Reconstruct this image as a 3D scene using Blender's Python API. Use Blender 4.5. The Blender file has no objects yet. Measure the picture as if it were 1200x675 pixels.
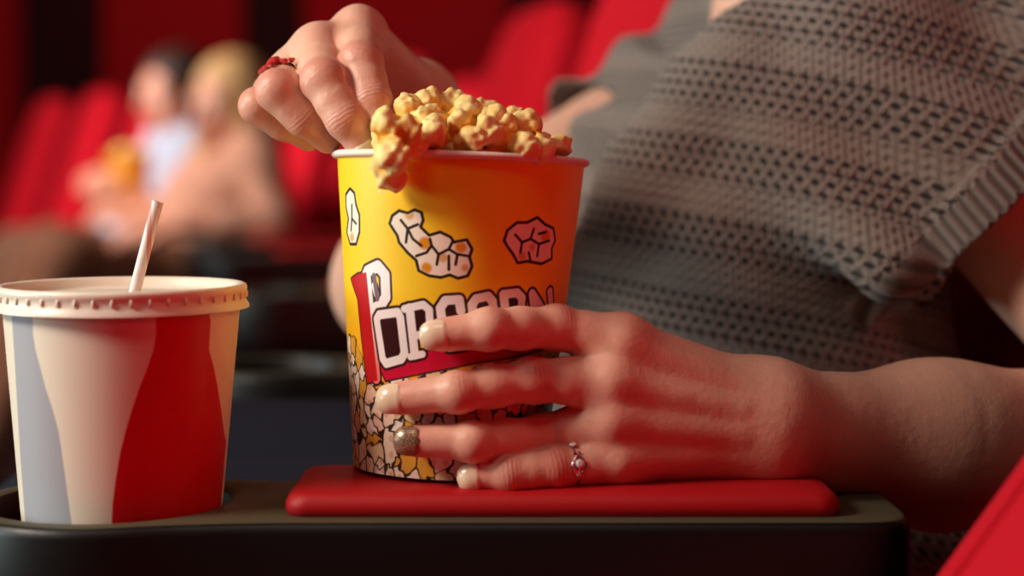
import bpy, bmesh, math, random
import numpy as np
from mathutils import Vector, Matrix

random.seed(7)
rng = np.random.default_rng(7)
C = bpy.context.scene.collection
F32 = np.float32

# ------------------------------------------------------------------ camera
FPX = 2000.0          # focal length in pixels of the 1200 px wide frame
HOR = 200.0           # row of the horizon
ZC = 0.783            # camera height above the cinema floor


def P(px, py, d):
    """World point on the sight line of a photo pixel at depth d (metres)."""
    return np.array([(px - 600.0) / FPX * d, d, ZC - (py - HOR) / FPX * d])


cam_data = bpy.data.cameras.new('camera')
cam = bpy.data.objects.new('camera', cam_data)
C.objects.link(cam)
cam.location = (0, 0, ZC)
cam.rotation_euler = (math.pi / 2, 0, 0)
cam_data.sensor_width = 36.0
cam_data.lens = 36.0 * FPX / 1200.0
cam_data.shift_y = -(337.5 - HOR) / 1200.0
cam_data.clip_start = 0.01
cam_data.dof.use_dof = True
cam_data.dof.focus_distance = 0.845
cam_data.dof.aperture_fstop = 3.2
bpy.context.scene.camera = cam


# ------------------------------------------------------------------ node helpers
class V_:
    """A shader value with arithmetic."""
    def __init__(s, nt, sock):
        s.nt, s.s = nt, sock

    def _m(s, op, o=None, o2=None):
        n = s.nt.nodes.new('ShaderNodeMath')
        n.operation = op
        s.nt.links.new(s.s, n.inputs[0])
        for i, x in ((1, o), (2, o2)):
            if x is None:
                continue
            if isinstance(x, V_):
                s.nt.links.new(x.s, n.inputs[i])
            else:
                n.inputs[i].default_value = float(x)
        return V_(s.nt, n.outputs[0])

    def __add__(s, o): return s._m('ADD', o)
    def __sub__(s, o): return s._m('SUBTRACT', o)
    def __mul__(s, o): return s._m('MULTIPLY', o)
    def __truediv__(s, o): return s._m('DIVIDE', o)
    def frac(s): return s._m('FRACT')
    def floor(s): return s._m('FLOOR')
    def abs(s): return s._m('ABSOLUTE')
    def sin(s): return s._m('SINE')
    def lt(s, o): return s._m('LESS_THAN', o)
    def gt(s, o): return s._m('GREATER_THAN', o)
    def mod(s, o): return s._m('FLOORED_MODULO', o)
    def pow(s, o): return s._m('POWER', o)
    def max(s, o): return s._m('MAXIMUM', o)
    def min(s, o): return s._m('MINIMUM', o)

    def step(s, a, b):
        n = s.nt.nodes.new('ShaderNodeMapRange')
        n.interpolation_type = 'SMOOTHSTEP'
        s.nt.links.new(s.s, n.inputs['Value'])
        n.inputs['From Min'].default_value = a
        n.inputs['From Max'].default_value = b
        return V_(s.nt, n.outputs['Result'])


def col4(c):
    return (c[0], c[1], c[2], 1.0)


def lin(r, g, b):
    """sRGB 0-255 -> linear."""
    f = lambda x: (x / 255 / 12.92) if x / 255 <= 0.04045 else ((x / 255 + 0.055) / 1.055) ** 2.4
    return (f(r), f(g), f(b))


class Mat:
    def __init__(s, name, color=(0.8, 0.8, 0.8), rough=0.5, spec=0.5, metal=0.0, sss=0.0, sss_r=(1, .3, .15), sss_s=0.004, coat=0.0, sheen=0.0):
        s.m = bpy.data.materials.new(name)
        s.m.use_nodes = True
        s.nt = s.m.node_tree
        s.b = s.nt.nodes['Principled BSDF']
        s.b.inputs['Base Color'].default_value = col4(color)
        s.b.inputs['Roughness'].default_value = rough
        s.b.inputs['Specular IOR Level'].default_value = spec
        s.b.inputs['Metallic'].default_value = metal
        if sss:
            s.b.inputs['Subsurface Weight'].default_value = sss
            s.b.inputs['Subsurface Radius'].default_value = sss_r
            s.b.inputs['Subsurface Scale'].default_value = sss_s
        if coat:
            s.b.inputs['Coat Weight'].default_value = coat
        if sheen:
            s.b.inputs['Sheen Weight'].default_value = sheen

    def attr(s, name, out='Fac'):
        n = s.nt.nodes.new('ShaderNodeAttribute')
        n.attribute_name = name
        return V_(s.nt, n.outputs[out])

    def noise(s, scale, detail=3, rough=0.5, coord='Object'):
        t = s.nt.nodes.new('ShaderNodeTexCoord')
        n = s.nt.nodes.new('ShaderNodeTexNoise')
        n.inputs['Scale'].default_value = scale
        n.inputs['Detail'].default_value = detail
        n.inputs['Roughness'].default_value = rough
        s.nt.links.new(t.outputs[coord], n.inputs['Vector'])
        return V_(s.nt, n.outputs['Fac'])

    def xyz(s, coord='Object'):
        t = s.nt.nodes.new('ShaderNodeTexCoord')
        n = s.nt.nodes.new('ShaderNodeSeparateXYZ')
        s.nt.links.new(t.outputs[coord], n.inputs[0])
        return [V_(s.nt, o) for o in n.outputs]

    def mix(s, fac, a, b):
        n = s.nt.nodes.new('ShaderNodeMix')
        n.data_type = 'RGBA'
        s.nt.links.new(fac.s, n.inputs[0])
        for i, x in ((6, a), (7, b)):
            if isinstance(x, V_):
                s.nt.links.new(x.s, n.inputs[i])
            else:
                n.inputs[i].default_value = col4(x)
        return V_(s.nt, n.outputs[2])

    def color(s, v):
        s.nt.links.new(v.s, s.b.inputs['Base Color'])

    def rough(s, v):
        s.nt.links.new(v.s, s.b.inputs['Roughness'])

    def bump(s, v, dist, strength=1.0):
        n = s.nt.nodes.new('ShaderNodeBump')
        n.inputs['Distance'].default_value = dist
        n.inputs['Strength'].default_value = strength
        s.nt.links.new(v.s, n.inputs['Height'])
        s.nt.links.new(n.outputs[0], s.b.inputs['Normal'])


# ------------------------------------------------------------------ object helpers
def link(name, me, mat=None, parent=None, smooth=True):
    o = bpy.data.objects.new(name, me)
    C.objects.link(o)
    if mat is not None:
        for m in (mat if isinstance(mat, (list, tuple)) else [mat]):
            me.materials.append(m.m if isinstance(m, Mat) else m)
    if smooth and len(me.polygons):
        me.polygons.foreach_set('use_smooth', np.ones(len(me.polygons), dtype=bool))
    if parent is not None:
        o.parent = parent
    return o


def tag(o, label, cat, group=None, kind=None):
    o['label'] = label
    o['category'] = cat
    if group:
        o['group'] = group
    if kind:
        o['kind'] = kind
    return o


def empty(name, loc=(0, 0, 0), rotz=0.0):
    o = bpy.data.objects.new(name, None)
    C.objects.link(o)
    o.location = loc
    o.rotation_euler = (0, 0, rotz)
    o.empty_display_size = 0.02
    return o


def copy_tree(o, parent=None):
    c = o.copy()
    C.objects.link(c)
    c.parent = parent
    for ch in list(o.children):
        copy_tree(ch, c)
    return c


def mesh_np(name, v, f):
    """Mesh from vertex array and an (n,4) or (n,3) face array (or list of faces)."""
    me = bpy.data.meshes.new(name)
    v = np.asarray(v, dtype=np.float32)
    if isinstance(f, np.ndarray):
        k = f.shape[1]
        me.vertices.add(len(v))
        me.vertices.foreach_set('co', v.ravel())
        me.loops.add(f.size)
        me.loops.foreach_set('vertex_index', f.astype(np.int32).ravel())
        me.polygons.add(len(f))
        me.polygons.foreach_set('loop_start', np.arange(0, f.size, k, dtype=np.int32))
        me.polygons.foreach_set('loop_total', np.full(len(f), k, dtype=np.int32))
        me.update(calc_edges=True)
        me.validate()
    else:
        me.from_pydata([tuple(x) for x in v], [], [tuple(q) for q in f])
        me.update()
    return me


def fattr(me, name, arr):
    a = me.attributes.new(name, 'FLOAT', 'POINT')
    a.data.foreach_set('value', np.asarray(arr, dtype=np.float32))


def cattr(me, name, arr):
    a = me.color_attributes.new(name, 'FLOAT_COLOR', 'POINT')
    arr = np.asarray(arr, dtype=np.float32)
    full = np.ones((len(arr), 4), dtype=np.float32)
    full[:, :3] = arr
    a.data.foreach_set('color', full.ravel())


def grid_faces(nu, nv, close_u=False, off=0):
    """Faces of a grid indexed [v*nu+u]."""
    u = np.arange(nu if close_u else nu - 1)
    v = np.arange(nv - 1)
    U, W = np.meshgrid(u, v)
    U, W = U.ravel(), W.ravel()
    U2 = (U + 1) % nu
    return np.stack([W * nu + U, W * nu + U2, (W + 1) * nu + U2, (W + 1) * nu + U], 1) + off


class MB:
    """Collects verts and faces of one mesh."""
    def __init__(s):
        s.v, s.f, s.mi = [], [], []

    def add(s, v, f, mi=0):
        o = len(s.v)
        s.v += [tuple(map(float, x)) for x in v]
        s.f += [tuple(int(i) + o for i in q) for q in f]
        s.mi += [mi] * len(f)
        return s

    def lathe(s, prof, n=64, center=(0, 0, 0), closed=False, mi=0):
        v = []
        for r, z in prof:
            for i in range(n):
                a = 2 * math.pi * i / n
                v.append((center[0] + r * math.cos(a), center[1] + r * math.sin(a), center[2] + z))
        f = []
        m = len(prof)
        for j in range(m if closed else m - 1):
            j2 = (j + 1) % m
            for i in range(n):
                i2 = (i + 1) % n
                f.append((j * n + i, j * n + i2, j2 * n + i2, j2 * n + i))
        return s.add(v, f, mi)

    def tube(s, pts, r, n=16, cap=True, mi=0):
        pts = [np.array(p, float) for p in pts]
        rr = r if isinstance(r, (list, tuple)) else [r] * len(pts)
        v = []
        t0 = pts[1] - pts[0]
        t0 = t0 / np.linalg.norm(t0)
        ref = np.array([0, 0, 1.0]) if abs(t0[2]) < .9 else np.array([1.0, 0, 0])
        for i, p in enumerate(pts):
            t = pts[min(i + 1, len(pts) - 1)] - pts[max(i - 1, 0)]
            t = t / np.linalg.norm(t)
            a = np.cross(t, ref)
            a /= np.linalg.norm(a)
            b = np.cross(t, a)
            for k in range(n):
                g = 2 * math.pi * k / n
                v.append(p + rr[i] * (a * math.cos(g) + b * math.sin(g)))
        f = []
        for j in range(len(pts) - 1):
            for k in range(n):
                k2 = (k + 1) % n
                f.append((j * n + k, j * n + k2, (j + 1) * n + k2, (j + 1) * n + k))
        if cap:
            f.append(tuple(range(n))[::-1])
            f.append(tuple((len(pts) - 1) * n + k for k in range(n)))
        return s.add(v, f, mi)

    def rbox(s, lo, hi, r=0.01, seg=3, mi=0, mat=None):
        bm = bmesh.new()
        bmesh.ops.create_cube(bm, size=1.0)
        for v in bm.verts:
            for i in range(3):
                v.co[i] = lo[i] + (v.co[i] + .5) * (hi[i] - lo[i])
        if r > 0:
            bmesh.ops.bevel(bm, geom=list(bm.edges), offset=r, segments=seg, profile=0.5, affect='EDGES')
        bm.verts.index_update()
        vs = [(mat @ v.co if mat else v.co.copy()) for v in bm.verts]
        fs = [[v.index for v in f.verts] for f in bm.faces]
        bm.free()
        return s.add(vs, fs, mi)

    def pad(s, outline, levels, frame, mi=0):
        """Closed pillow: rings of an outline (2-D) at (inset, height) levels; frame maps (a,b,h)->3-D."""
        n = len(outline)
        o = np.array(outline, float)
        c = o.mean(0)
        ext = (o.max(0) - o.min(0)) / 2
        v = []
        for ins, h in levels:
            q = c + (o - c) * np.maximum(0.02, (ext - ins) / ext)
            for a, b in q:
                v.append(frame(a, b, h))
        f = []
        m = len(levels)
        for j in range(m - 1):
            for i in range(n):
                i2 = (i + 1) % n
                f.append((j * n + i, j * n + i2, (j + 1) * n + i2, (j + 1) * n + i))
        f.append(tuple(range(n))[::-1])
        f.append(tuple((m - 1) * n + i for i in range(n)))
        return s.add(v, f, mi)

    def build(s, name, mat, parent=None, smooth=True, angle=None):
        me = bpy.data.meshes.new(name)
        me.from_pydata(s.v, [], s.f)
        me.update()
        if any(s.mi):
            me.polygons.foreach_set('material_index', np.array(s.mi, dtype=np.int32))
        bm = bmesh.new()
        bm.from_mesh(me)
        bmesh.ops.recalc_face_normals(bm, faces=bm.faces)
        bm.to_mesh(me)
        bm.free()
        o = link(name, me, mat, parent, smooth)
        if smooth:
            try:
                me.set_sharp_from_angle(angle=math.radians(angle or 50))
            except Exception:
                pass
        return o


def rrect(a0, b0, a1, b1, r, seg=8):
    """Rounded rectangle outline; r = one radius or four (a1b1, a0b1, a0b0, a1b0)."""
    rs = r if isinstance(r, (list, tuple)) else [r] * 4
    out = []
    for (cx, cy, st), q in zip(((1, 1, 0), (0, 1, 90), (0, 0, 180), (1, 0, 270)), rs):
        x = (a1 - q) if cx else (a0 + q)
        y = (b1 - q) if cy else (b0 + q)
        for i in range(seg + 1):
            g = math.radians(st + 90 * i / seg)
            out.append((x + q * math.cos(g), y + q * math.sin(g)))
    return out


# ------------------------------------------------------------------ signed-distance sculpting
class Cap:
    """Tapered capsule, optionally flattened along n by factor sq."""
    def __init__(s, a, b, ra, rb, n=None, sq=1.0):
        s.a, s.b = np.array(a, F32), np.array(b, F32)
        s.ra, s.rb = float(ra), float(rb)
        s.n = None if n is None else (np.array(n, F32) / np.linalg.norm(n)).astype(F32)
        s.sq = sq

    def ev(s, p):
        ba = s.b - s.a
        pa = p - s.a
        L = float(ba @ ba) + 1e-12
        t = np.clip(pa @ ba / L, 0, 1)
        q = pa - t[:, None] * ba
        if s.n is not None:
            c = q @ s.n
            q = q + (c * (1 / s.sq - 1))[:, None] * s.n
            return (np.sqrt((q * q).sum(1)) - (s.ra + (s.rb - s.ra) * t)) * min(1.0, s.sq) ** .5
        return np.sqrt((q * q).sum(1)) - (s.ra + (s.rb - s.ra) * t)

    def box(s):
        r = max(s.ra, s.rb) * max(1, s.sq)
        return np.minimum(s.a, s.b) - r, np.maximum(s.a, s.b) + r


class Ell:
    """Ellipsoid with axes given as rows of R."""
    def __init__(s, c, r, R=None):
        s.c, s.r = np.array(c, F32), np.array(r, F32)
        s.R = np.eye(3, dtype=F32) if R is None else np.array(R, F32)

    def ev(s, p):
        q = (p - s.c) @ s.R.T
        k0 = np.sqrt(((q / s.r) ** 2).sum(1))
        k1 = np.sqrt(((q / (s.r * s.r)) ** 2).sum(1)) + 1e-9
        return k0 * (k0 - 1) / k1

    def box(s):
        m = float(s.r.max())
        return s.c - m, s.c + m


class U:
    """Smooth union of children."""
    def __init__(s, k, kids):
        s.k, s.kids = k, list(kids)

    def ev(s, p):
        d = None
        for c in s.kids:
            e = c.ev(p)
            if d is None:
                d = e
            elif s.k > 0:
                h = np.maximum(s.k - np.abs(d - e), 0) / s.k
                d = np.minimum(d, e) - h * h * (s.k * .25)
            else:
                d = np.minimum(d, e)
        return d

    def box(s):
        b = [c.box() for c in s.kids]
        return np.min([x[0] for x in b], 0), np.max([x[1] for x in b], 0)


class Sub:
    """Smooth subtraction a - b."""
    def __init__(s, a, b, k=0.002):
        s.a, s.b, s.k = a, b, k

    def ev(s, p):
        d, e = s.a.ev(p), -s.b.ev(p)
        h = np.maximum(s.k - np.abs(d - e), 0) / s.k
        return np.maximum(d, e) + h * h * (s.k * .25)

    def box(s):
        return s.a.box()


class Disp:
    """Field displaced by fn(p); slack is the largest displacement."""
    def __init__(s, a, fn, slack):
        s.a, s.fn, s.slack = a, fn, slack

    def ev(s, p):
        return s.a.ev(p) + s.fn(p)

    def box(s):
        l, h = s.a.box()
        return l - s.slack, h + s.slack


class Off:
    def __init__(s, a, r):
        s.a, s.r = a, r

    def ev(s, p):
        return s.a.ev(p) - s.r

    def box(s):
        l, h = s.a.box()
        return l - s.r, h + s.r


def prune(n, c, thr):
    """Copy of the tree without children that cannot matter near point c."""
    if isinstance(n, U):
        kids = []
        for k in n.kids:
            q = prune(k, c, thr)
            if q is not None:
                kids.append(q)
        return U(n.k, kids) if kids else None
    if isinstance(n, Off):
        q = prune(n.a, c, thr + n.r)
        return None if q is None else Off(q, n.r)
    if isinstance(n, Disp):
        q = prune(n.a, c, thr + n.slack)
        return None if q is None else Disp(q, n.fn, n.slack)
    if isinstance(n, Sub):
        q = prune(n.a, c, thr)
        return None if q is None else Sub(q, n.b, n.k)
    return n if float(n.ev(c[None])[0]) < thr else None


def sculpt(node, h, post=None, lo=None, hi=None, kmax=0.05, slack=0.0, proj=2):
    """Surface nets over a sparse grid. post(d, p, node) may bend the field. Returns verts, quads, normals."""
    l, u = node.box()
    lo = l - 3 * h - slack if lo is None else np.array(lo, F32)
    hi = u + 3 * h + slack if hi is None else np.array(hi, F32)
    B, M = 8, 5
    bs, ms = B * h, B * M * h
    nm = np.maximum(1, np.ceil((hi - lo) / ms).astype(int))
    N = nm * B * M + 4
    lo = lo.astype(np.float64)
    mg = np.stack(np.meshgrid(*[np.arange(k) for k in nm], indexing='ij'), -1).reshape(-1, 3)
    keys, verts, edges, nrm = [], [], [], []
    corner = np.array([[i, j, k] for i in (0, 1) for j in (0, 1) for k in (0, 1)])
    ed = [(a, b) for a in range(8) for b in range(a + 1, 8) if np.abs(corner[a] - corner[b]).sum() == 1]
    for m in mg:
        c = (lo + (m + .5) * ms).astype(F32)
        R = ms * .5 * 1.7321
        q = prune(node, c, 2 * R + kmax + slack)
        if q is None:
            continue

        def f(p, q=q):
            d = q.ev(p)
            return d if post is None else post(d, p, q)
        bg = np.stack(np.meshgrid(*[np.arange(M)] * 3, indexing='ij'), -1).reshape(-1, 3) + m * M
        bc = (lo + (bg + .5) * bs).astype(F32)
        act = np.abs(f(bc)) < bs * .5 * 1.7321 * 1.35 + slack + h
        bg = bg[act]
        if not len(bg):
            continue
        g = np.stack(np.meshgrid(*[np.arange(B + 1)] * 3, indexing='ij'), -1).reshape(-1, 3)
        pts = (bg[:, None, :] * B + g[None]).reshape(-1, 3)
        val = f((lo + pts * h).astype(F32)).reshape(len(bg), B + 1, B + 1, B + 1)
        cv = np.stack([val[:, i:i + B, j:j + B, k:k + B] for i, j, k in corner], -1)
        s = cv < 0
        on = s.any(-1) & ~s.all(-1)
        w = np.argwhere(on)
        if not len(w):
            continue
        cv = cv[on]
        s = s[on]
        cell = bg[w[:, 0]] * B + w[:, 1:]
        acc = np.zeros((len(w), 3))
        cnt = np.zeros(len(w))
        for a, b in ed:
            x = s[:, a] != s[:, b]
            t = cv[:, a] / np.where(x, cv[:, a] - cv[:, b], 1)
            pt = corner[a] + t[:, None] * (corner[b] - corner[a])
            acc += np.where(x[:, None], pt, 0)
            cnt += x
        vp = lo + (cell + acc / cnt[:, None]) * h
        e = h * .5
        for it in range(proj + 1):
            v32 = vp.astype(F32)
            gr = np.stack([f(v32 + np.array(ax, F32) * e) - f(v32 - np.array(ax, F32) * e)
                           for ax in ((1, 0, 0), (0, 1, 0), (0, 0, 1))], 1) / (2 * e)
            gl = np.maximum((gr * gr).sum(1), .05)
            if it < proj:
                st = -(f(v32) / gl)[:, None] * gr
                ln = np.linalg.norm(st, axis=1, keepdims=True)
                vp = vp + st * np.minimum(1, .6 * h / np.maximum(ln, 1e-9))
        nrm.append(gr / np.sqrt(gl)[:, None])
        keys.append((cell[:, 0] * N[1] + cell[:, 1]) * N[2] + cell[:, 2])
        verts.append(vp)
        edges.append(np.stack([s[:, 0], s[:, 4], s[:, 2], s[:, 1]], 1))
    keys = np.concatenate(keys)
    verts = np.concatenate(verts)
    edges = np.concatenate(edges)
    nrm = np.concatenate(nrm)
    o = np.argsort(keys)
    keys, verts, edges, nrm = keys[o], verts[o], edges[o], nrm[o]
    SX, SY, SZ = N[1] * N[2], N[2], 1
    quads = []
    for ax, (d1, d2) in enumerate(((SY, SZ), (SZ, SX), (SX, SY))):
        x = edges[:, 0] != edges[:, 1 + ax]
        k = keys[x]
        ins = edges[x, 0]
        ids = []
        ok = np.ones(len(k), bool)
        for kk in (k, k - d1, k - d1 - d2, k - d2):
            i = np.clip(np.searchsorted(keys, kk), 0, len(keys) - 1)
            ok &= keys[i] == kk
            ids.append(i)
        qd = np.stack(ids, 1)
        qd = np.where(ins[:, None], qd, qd[:, ::-1])
        quads.append(qd[ok])
    return verts, np.concatenate(quads), nrm


def nz(v):
    v = np.array(v, float)
    return v / np.linalg.norm(v)
# ------------------------------------------------------------------ materials
M_red_fabric = Mat('red_seat_fabric', lin(190, 7, 30), 0.85, 0.2)
M_red_fabric.bump(M_red_fabric.noise(900, 2), 0.0006, 0.5)
M_red_vinyl = Mat('red_vinyl', lin(172, 6, 16), 0.55, 0.4)
M_red_vinyl.bump(M_red_vinyl.noise(700, 3), 0.0002, 0.5)
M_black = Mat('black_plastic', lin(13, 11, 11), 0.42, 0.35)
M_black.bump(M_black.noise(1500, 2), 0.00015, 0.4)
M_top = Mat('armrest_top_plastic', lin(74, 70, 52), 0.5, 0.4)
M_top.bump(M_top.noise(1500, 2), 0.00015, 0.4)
M_metal = Mat('dark_painted_steel', lin(26, 24, 24), 0.45, 0.5)
M_white_paper = Mat('white_paper', lin(240, 232, 224), 0.55, 0.35)
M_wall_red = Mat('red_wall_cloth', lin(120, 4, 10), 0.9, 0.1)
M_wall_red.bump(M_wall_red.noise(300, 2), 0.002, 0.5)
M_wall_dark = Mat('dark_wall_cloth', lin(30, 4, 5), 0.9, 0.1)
M_floor = Mat('dark_carpet', lin(30, 16, 16), 0.95, 0.1)
M_floor.color(M_floor.mix(M_floor.noise(60, 4), lin(18, 10, 11), lin(44, 18, 20)))
M_ceil = Mat('dark_ceiling', lin(28, 20, 20), 0.95, 0.1)

# ------------------------------------------------------------------ popcorn bucket
BK_H, BK_R0, BK_R1 = 0.1565, 0.0488, 0.0634
bk_m = Matrix.Translation((-0.0318, 0.872, 0.6322)) @ Matrix.Rotation(math.radians(2.0), 4, 'Y') @ Matrix.Rotation(math.radians(-1.6), 4, 'X')
bk_i = np.array(bk_m.inverted())
RM = 0.0565


def bk_uv(px, py):
    """Photo pixel -> (s, t) metres on the unrolled bucket wall."""
    o = bk_i[:3, :3] @ np.array([0, 0, ZC]) + bk_i[:3, 3]
    d = bk_i[:3, :3] @ (P(px, py, 1.0) - np.array([0, 0, ZC]))
    k = (BK_R1 - BK_R0) / BK_H
    A = d[0] ** 2 + d[1] ** 2 - (k * d[2]) ** 2
    rz = BK_R0 + k * o[2]
    Bq = o[0] * d[0] + o[1] * d[1] - rz * k * d[2]
    Cq = o[0] ** 2 + o[1] ** 2 - rz * rz
    D = max(Bq * Bq - A * Cq, 0)
    s = (-Bq - math.sqrt(D)) / A
    q = o + s * d
    return math.atan2(q[0], -q[1]) * RM, q[2]


def uvs(pts):
    return np.array([bk_uv(x, y) for x, y in pts])


def seg_sdf(X, Y, pts, closed=False):
    d = np.full(X.shape, 1e9, F32)
    n = len(pts)
    for i in range(n if closed else n - 1):
        ax, ay = pts[i]
        bx, by = pts[(i + 1) % n]
        vx, vy = bx - ax, by - ay
        t = np.clip(((X - ax) * vx + (Y - ay) * vy) / (vx * vx + vy * vy + 1e-12), 0, 1)
        d = np.minimum(d, np.hypot(X - ax - t * vx, Y - ay - t * vy))
    return d


def poly_sdf(X, Y, pts):
    d = seg_sdf(X, Y, pts, True)
    ins = np.zeros(X.shape, bool)
    n = len(pts)
    for i in range(n):
        ax, ay = pts[i]
        bx, by = pts[(i + 1) % n]
        c = ((ay > Y) != (by > Y)) & (X < (bx - ax) * (Y - ay) / ((by - ay) if by != ay else 1e-9) + ax)
        ins ^= c
    return np.where(ins, -d, d)


def smooth_poly(pts, it=2):
    p = [np.array(q, float) for q in pts]
    for _ in range(it):
        q = []
        for i in range(len(p)):
            a, b = p[i], p[(i + 1) % len(p)]
            q += [a * .75 + b * .25, a * .25 + b * .75]
        p = q
    return p


def bucket_paint(S, T):
    """Printed colours of the carton at unrolled coordinates."""
    PX = 0.00043
    n = len(S)
    col = np.zeros((n, 3), F32)
    tt = np.clip(T / BK_H, 0, 1)
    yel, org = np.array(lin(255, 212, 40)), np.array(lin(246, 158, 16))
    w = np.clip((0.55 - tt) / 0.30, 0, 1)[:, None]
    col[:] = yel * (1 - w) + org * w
    aa = PX * .8

    def over(d, c, soft=aa):
        a = np.clip(.5 - d / soft, 0, 1)[:, None]
        col[:] = col * (1 - a) + np.array(c) * a

    # --- heap of printed popcorn along the foot
    edge_px = [(392, 396), (404, 394), (412, 392), (418, 400), (424, 418), (430, 434), (440, 430), (450, 436), (458, 444), (470, 440), (484, 448), (500, 436),
               (520, 428), (540, 436), (560, 430), (590, 426), (620, 420), (640, 418), (660, 410)]
    e = uvs(edge_px)
    o = np.argsort(e[:, 0])
    top = np.interp(S, e[o, 0], e[o, 1])
    top = top + 0.0022 * np.abs(np.sin(S * 330)) - .001
    r2 = np.random.default_rng(3)
    cell = 0.0088
    gx, gy = np.meshgrid(np.arange(-22, 23), np.arange(-1, 12))
    pts = np.stack([(gx + .5 * (gy % 2)).ravel() * cell, gy.ravel() * cell * .9], 1) + r2.uniform(-.42, .42, (gx.size, 2)) * cell
    sel = np.where(T < top + .004)[0]
    if len(sel):
        s, t = S[sel], T[sel]
        wob = 0.0008 * np.sin(s * 900 + 2 * np.sin(t * 700))
        f1 = np.full(len(s), 9., F32)
        f2 = f1.copy()
        idx = np.zeros(len(s), int)
        for i, (a, b) in enumerate(pts):
            d = np.hypot((s - a) * (1 + .25 * math.sin(i * 2.3)), (t + wob - b) * (1 + .25 * math.cos(i * 1.7))) - .0013 * math.sin(i * 5.1)
            m = d < f1
            f2 = np.where(m, f1, np.minimum(f2, d))
            idx = np.where(m, i, idx)
            f1 = np.where(m, d, f1)
        pal = np.array([lin(250, 232, 208), lin(246, 222, 196), lin(255, 246, 230), lin(244, 205, 178), lin(238, 215, 170), lin(252, 236, 222), lin(226, 170, 60)])
        pi = r2.integers(0, 7, len(pts))
        c = pal[pi[idx]]
        # tan shading patch drawn in each kernel
        ox, oy = pts[idx, 0], pts[idx, 1]
        pt = np.clip((np.sin((s - ox) * 900 + idx) + np.sin((t - oy) * 800 + idx * 2) - .9) * 3, 0, 1)[:, None] * .5
        c = c * (1 - pt) + np.array(lin(214, 150, 80)) * pt
        ed = np.clip((f2 - f1 - .0007) / .0006, 0, 1)[:, None]
        c = c * ed + np.array(lin(46, 24, 16)) * (1 - ed)
        a = np.clip(.5 + (top[sel] - t) / aa, 0, 1)[:, None]
        ln = np.clip(1 - np.abs(t - top[sel]) / .0011, 0, 1)[:, None]
        c = c * (1 - ln) + np.array(lin(46, 24, 16)) * ln
        col[sel] = col[sel] * (1 - a) + c * a

    # --- lettering
    BLK = lin(52, 8, 14)
    RED = lin(206, 8, 58)
    WHT = lin(252, 244, 242)
    st = uvs([(411, 327), (419, 321), (429, 319), (432, 350), (442, 446), (430, 449), (424, 400), (419, 350)])
    blk = uvs([(444, 430), (452, 446), (500, 436), (560, 424), (655, 400), (655, 384), (600, 392), (500, 412), (474, 424)])
    sel = np.where((S > -.085) & (S < .085) & (T > .02) & (T < .15))[0]
    if len(sel):
        s, t = S[sel], T[sel]
        full = col
        col = full[sel].copy()

        def ov(d, c, soft=aa):
            a = np.clip(.5 - d / soft, 0, 1)[:, None]
            col[:] = col * (1 - a) + np.array(c) * a
        strokes = [
            ([(441, 374), (444, 369), (466, 366), (469, 372), (474, 414), (470, 421), (452, 426), (448, 420)], True, 5.0),   # O (ring)
            ([(480, 361), (486, 416)], False, 5.2), ([(474, 362), (496, 357), (503, 363), (504, 384), (499, 391), (488, 393)], False, 4.3), ([(481, 418), (495, 415)], False, 4.0),
            ([(540, 364), (538, 351), (522, 352), (516, 361), (521, 399), (527, 407), (543, 405), (546, 396)], False, 5.0),
            ([(553, 357), (558, 350), (572, 347), (577, 353), (581, 392), (575, 399), (562, 401), (557, 394)], True, 5.0),
            ([(590, 345), (596, 396)], False, 5.2), ([(590, 345), (606, 343), (612, 349), (611, 362), (604, 369), (594, 370)], False, 5.0), ([(604, 369), (613, 393)], False, 5.0),
            ([(624, 344), (628, 390)], False, 5.0), ([(624, 344), (647, 386)], False, 5.0), ([(645, 342), (648, 386)], False, 5.0)]
        small = np.full(len(s), 9., F32)
        for q, cl, r in strokes:
            small = np.minimum(small, seg_sdf(s, t, uvs(q), cl) - r * PX)
        bigP = np.full(len(s), 9., F32)
        for q, cl, r in (([(429, 322), (440, 442)], False, 7.6), ([(430, 318), (443, 312), (451, 322), (452, 348), (446, 358), (438, 362)], False, 6.6),
                         ([(438, 335), (441, 345)], False, 4.0)):
            bigP = np.minimum(bigP, seg_sdf(s, t, uvs(q), cl) - r * PX)
        strip = poly_sdf(s, t, st)
        under = poly_sdf(s, t, blk)
        ov(np.minimum(under, strip) - 2.2 * PX, BLK)
        ov(strip, lin(196, 20, 30))
        ov(under, RED)
        ov(bigP - 3.0 * PX, BLK)
        ww = np.clip((t - bk_uv(435, 430)[1]) / (.030), 0, 1)[:, None]
        a = np.clip(.5 - bigP / aa, 0, 1)[:, None]
        col[:] = col * (1 - a) + (np.array(lin(238, 120, 110)) * (1 - ww) + np.array(WHT) * ww) * a
        ov(seg_sdf(s, t, uvs([(438, 323), (442, 350)])) - 3.3 * PX, lin(122, 98, 104))
        ov(strip, lin(196, 20, 30))
        ov(small - 3.2 * PX, BLK)
        for q in (strokes[0][0], [(481, 361)] + strokes[2][0] + [(486, 393)], strokes[4][0], strokes[5][0], [(592, 346)] + strokes[7][0][1:]):
            ov(poly_sdf(s, t, uvs(q)), BLK)
        ov(small, WHT)
        # --- cartoon popcorn clusters
        CR, TAN, AMB = lin(250, 240, 218), lin(222, 178, 110), lin(226, 150, 30)
        INK = lin(40, 18, 12)
        c1 = [(457, 262), (460, 253), (468, 247), (478, 250), (486, 246), (494, 249), (496, 258), (493, 266), (503, 276), (516, 272), (528, 278), (532, 284), (547, 281), (553, 292), (550, 301), (553, 312), (548, 323),
              (537, 326), (527, 322), (517, 325), (503, 323), (491, 317), (488, 305), (478, 296), (468, 284), (466, 276)]
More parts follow.
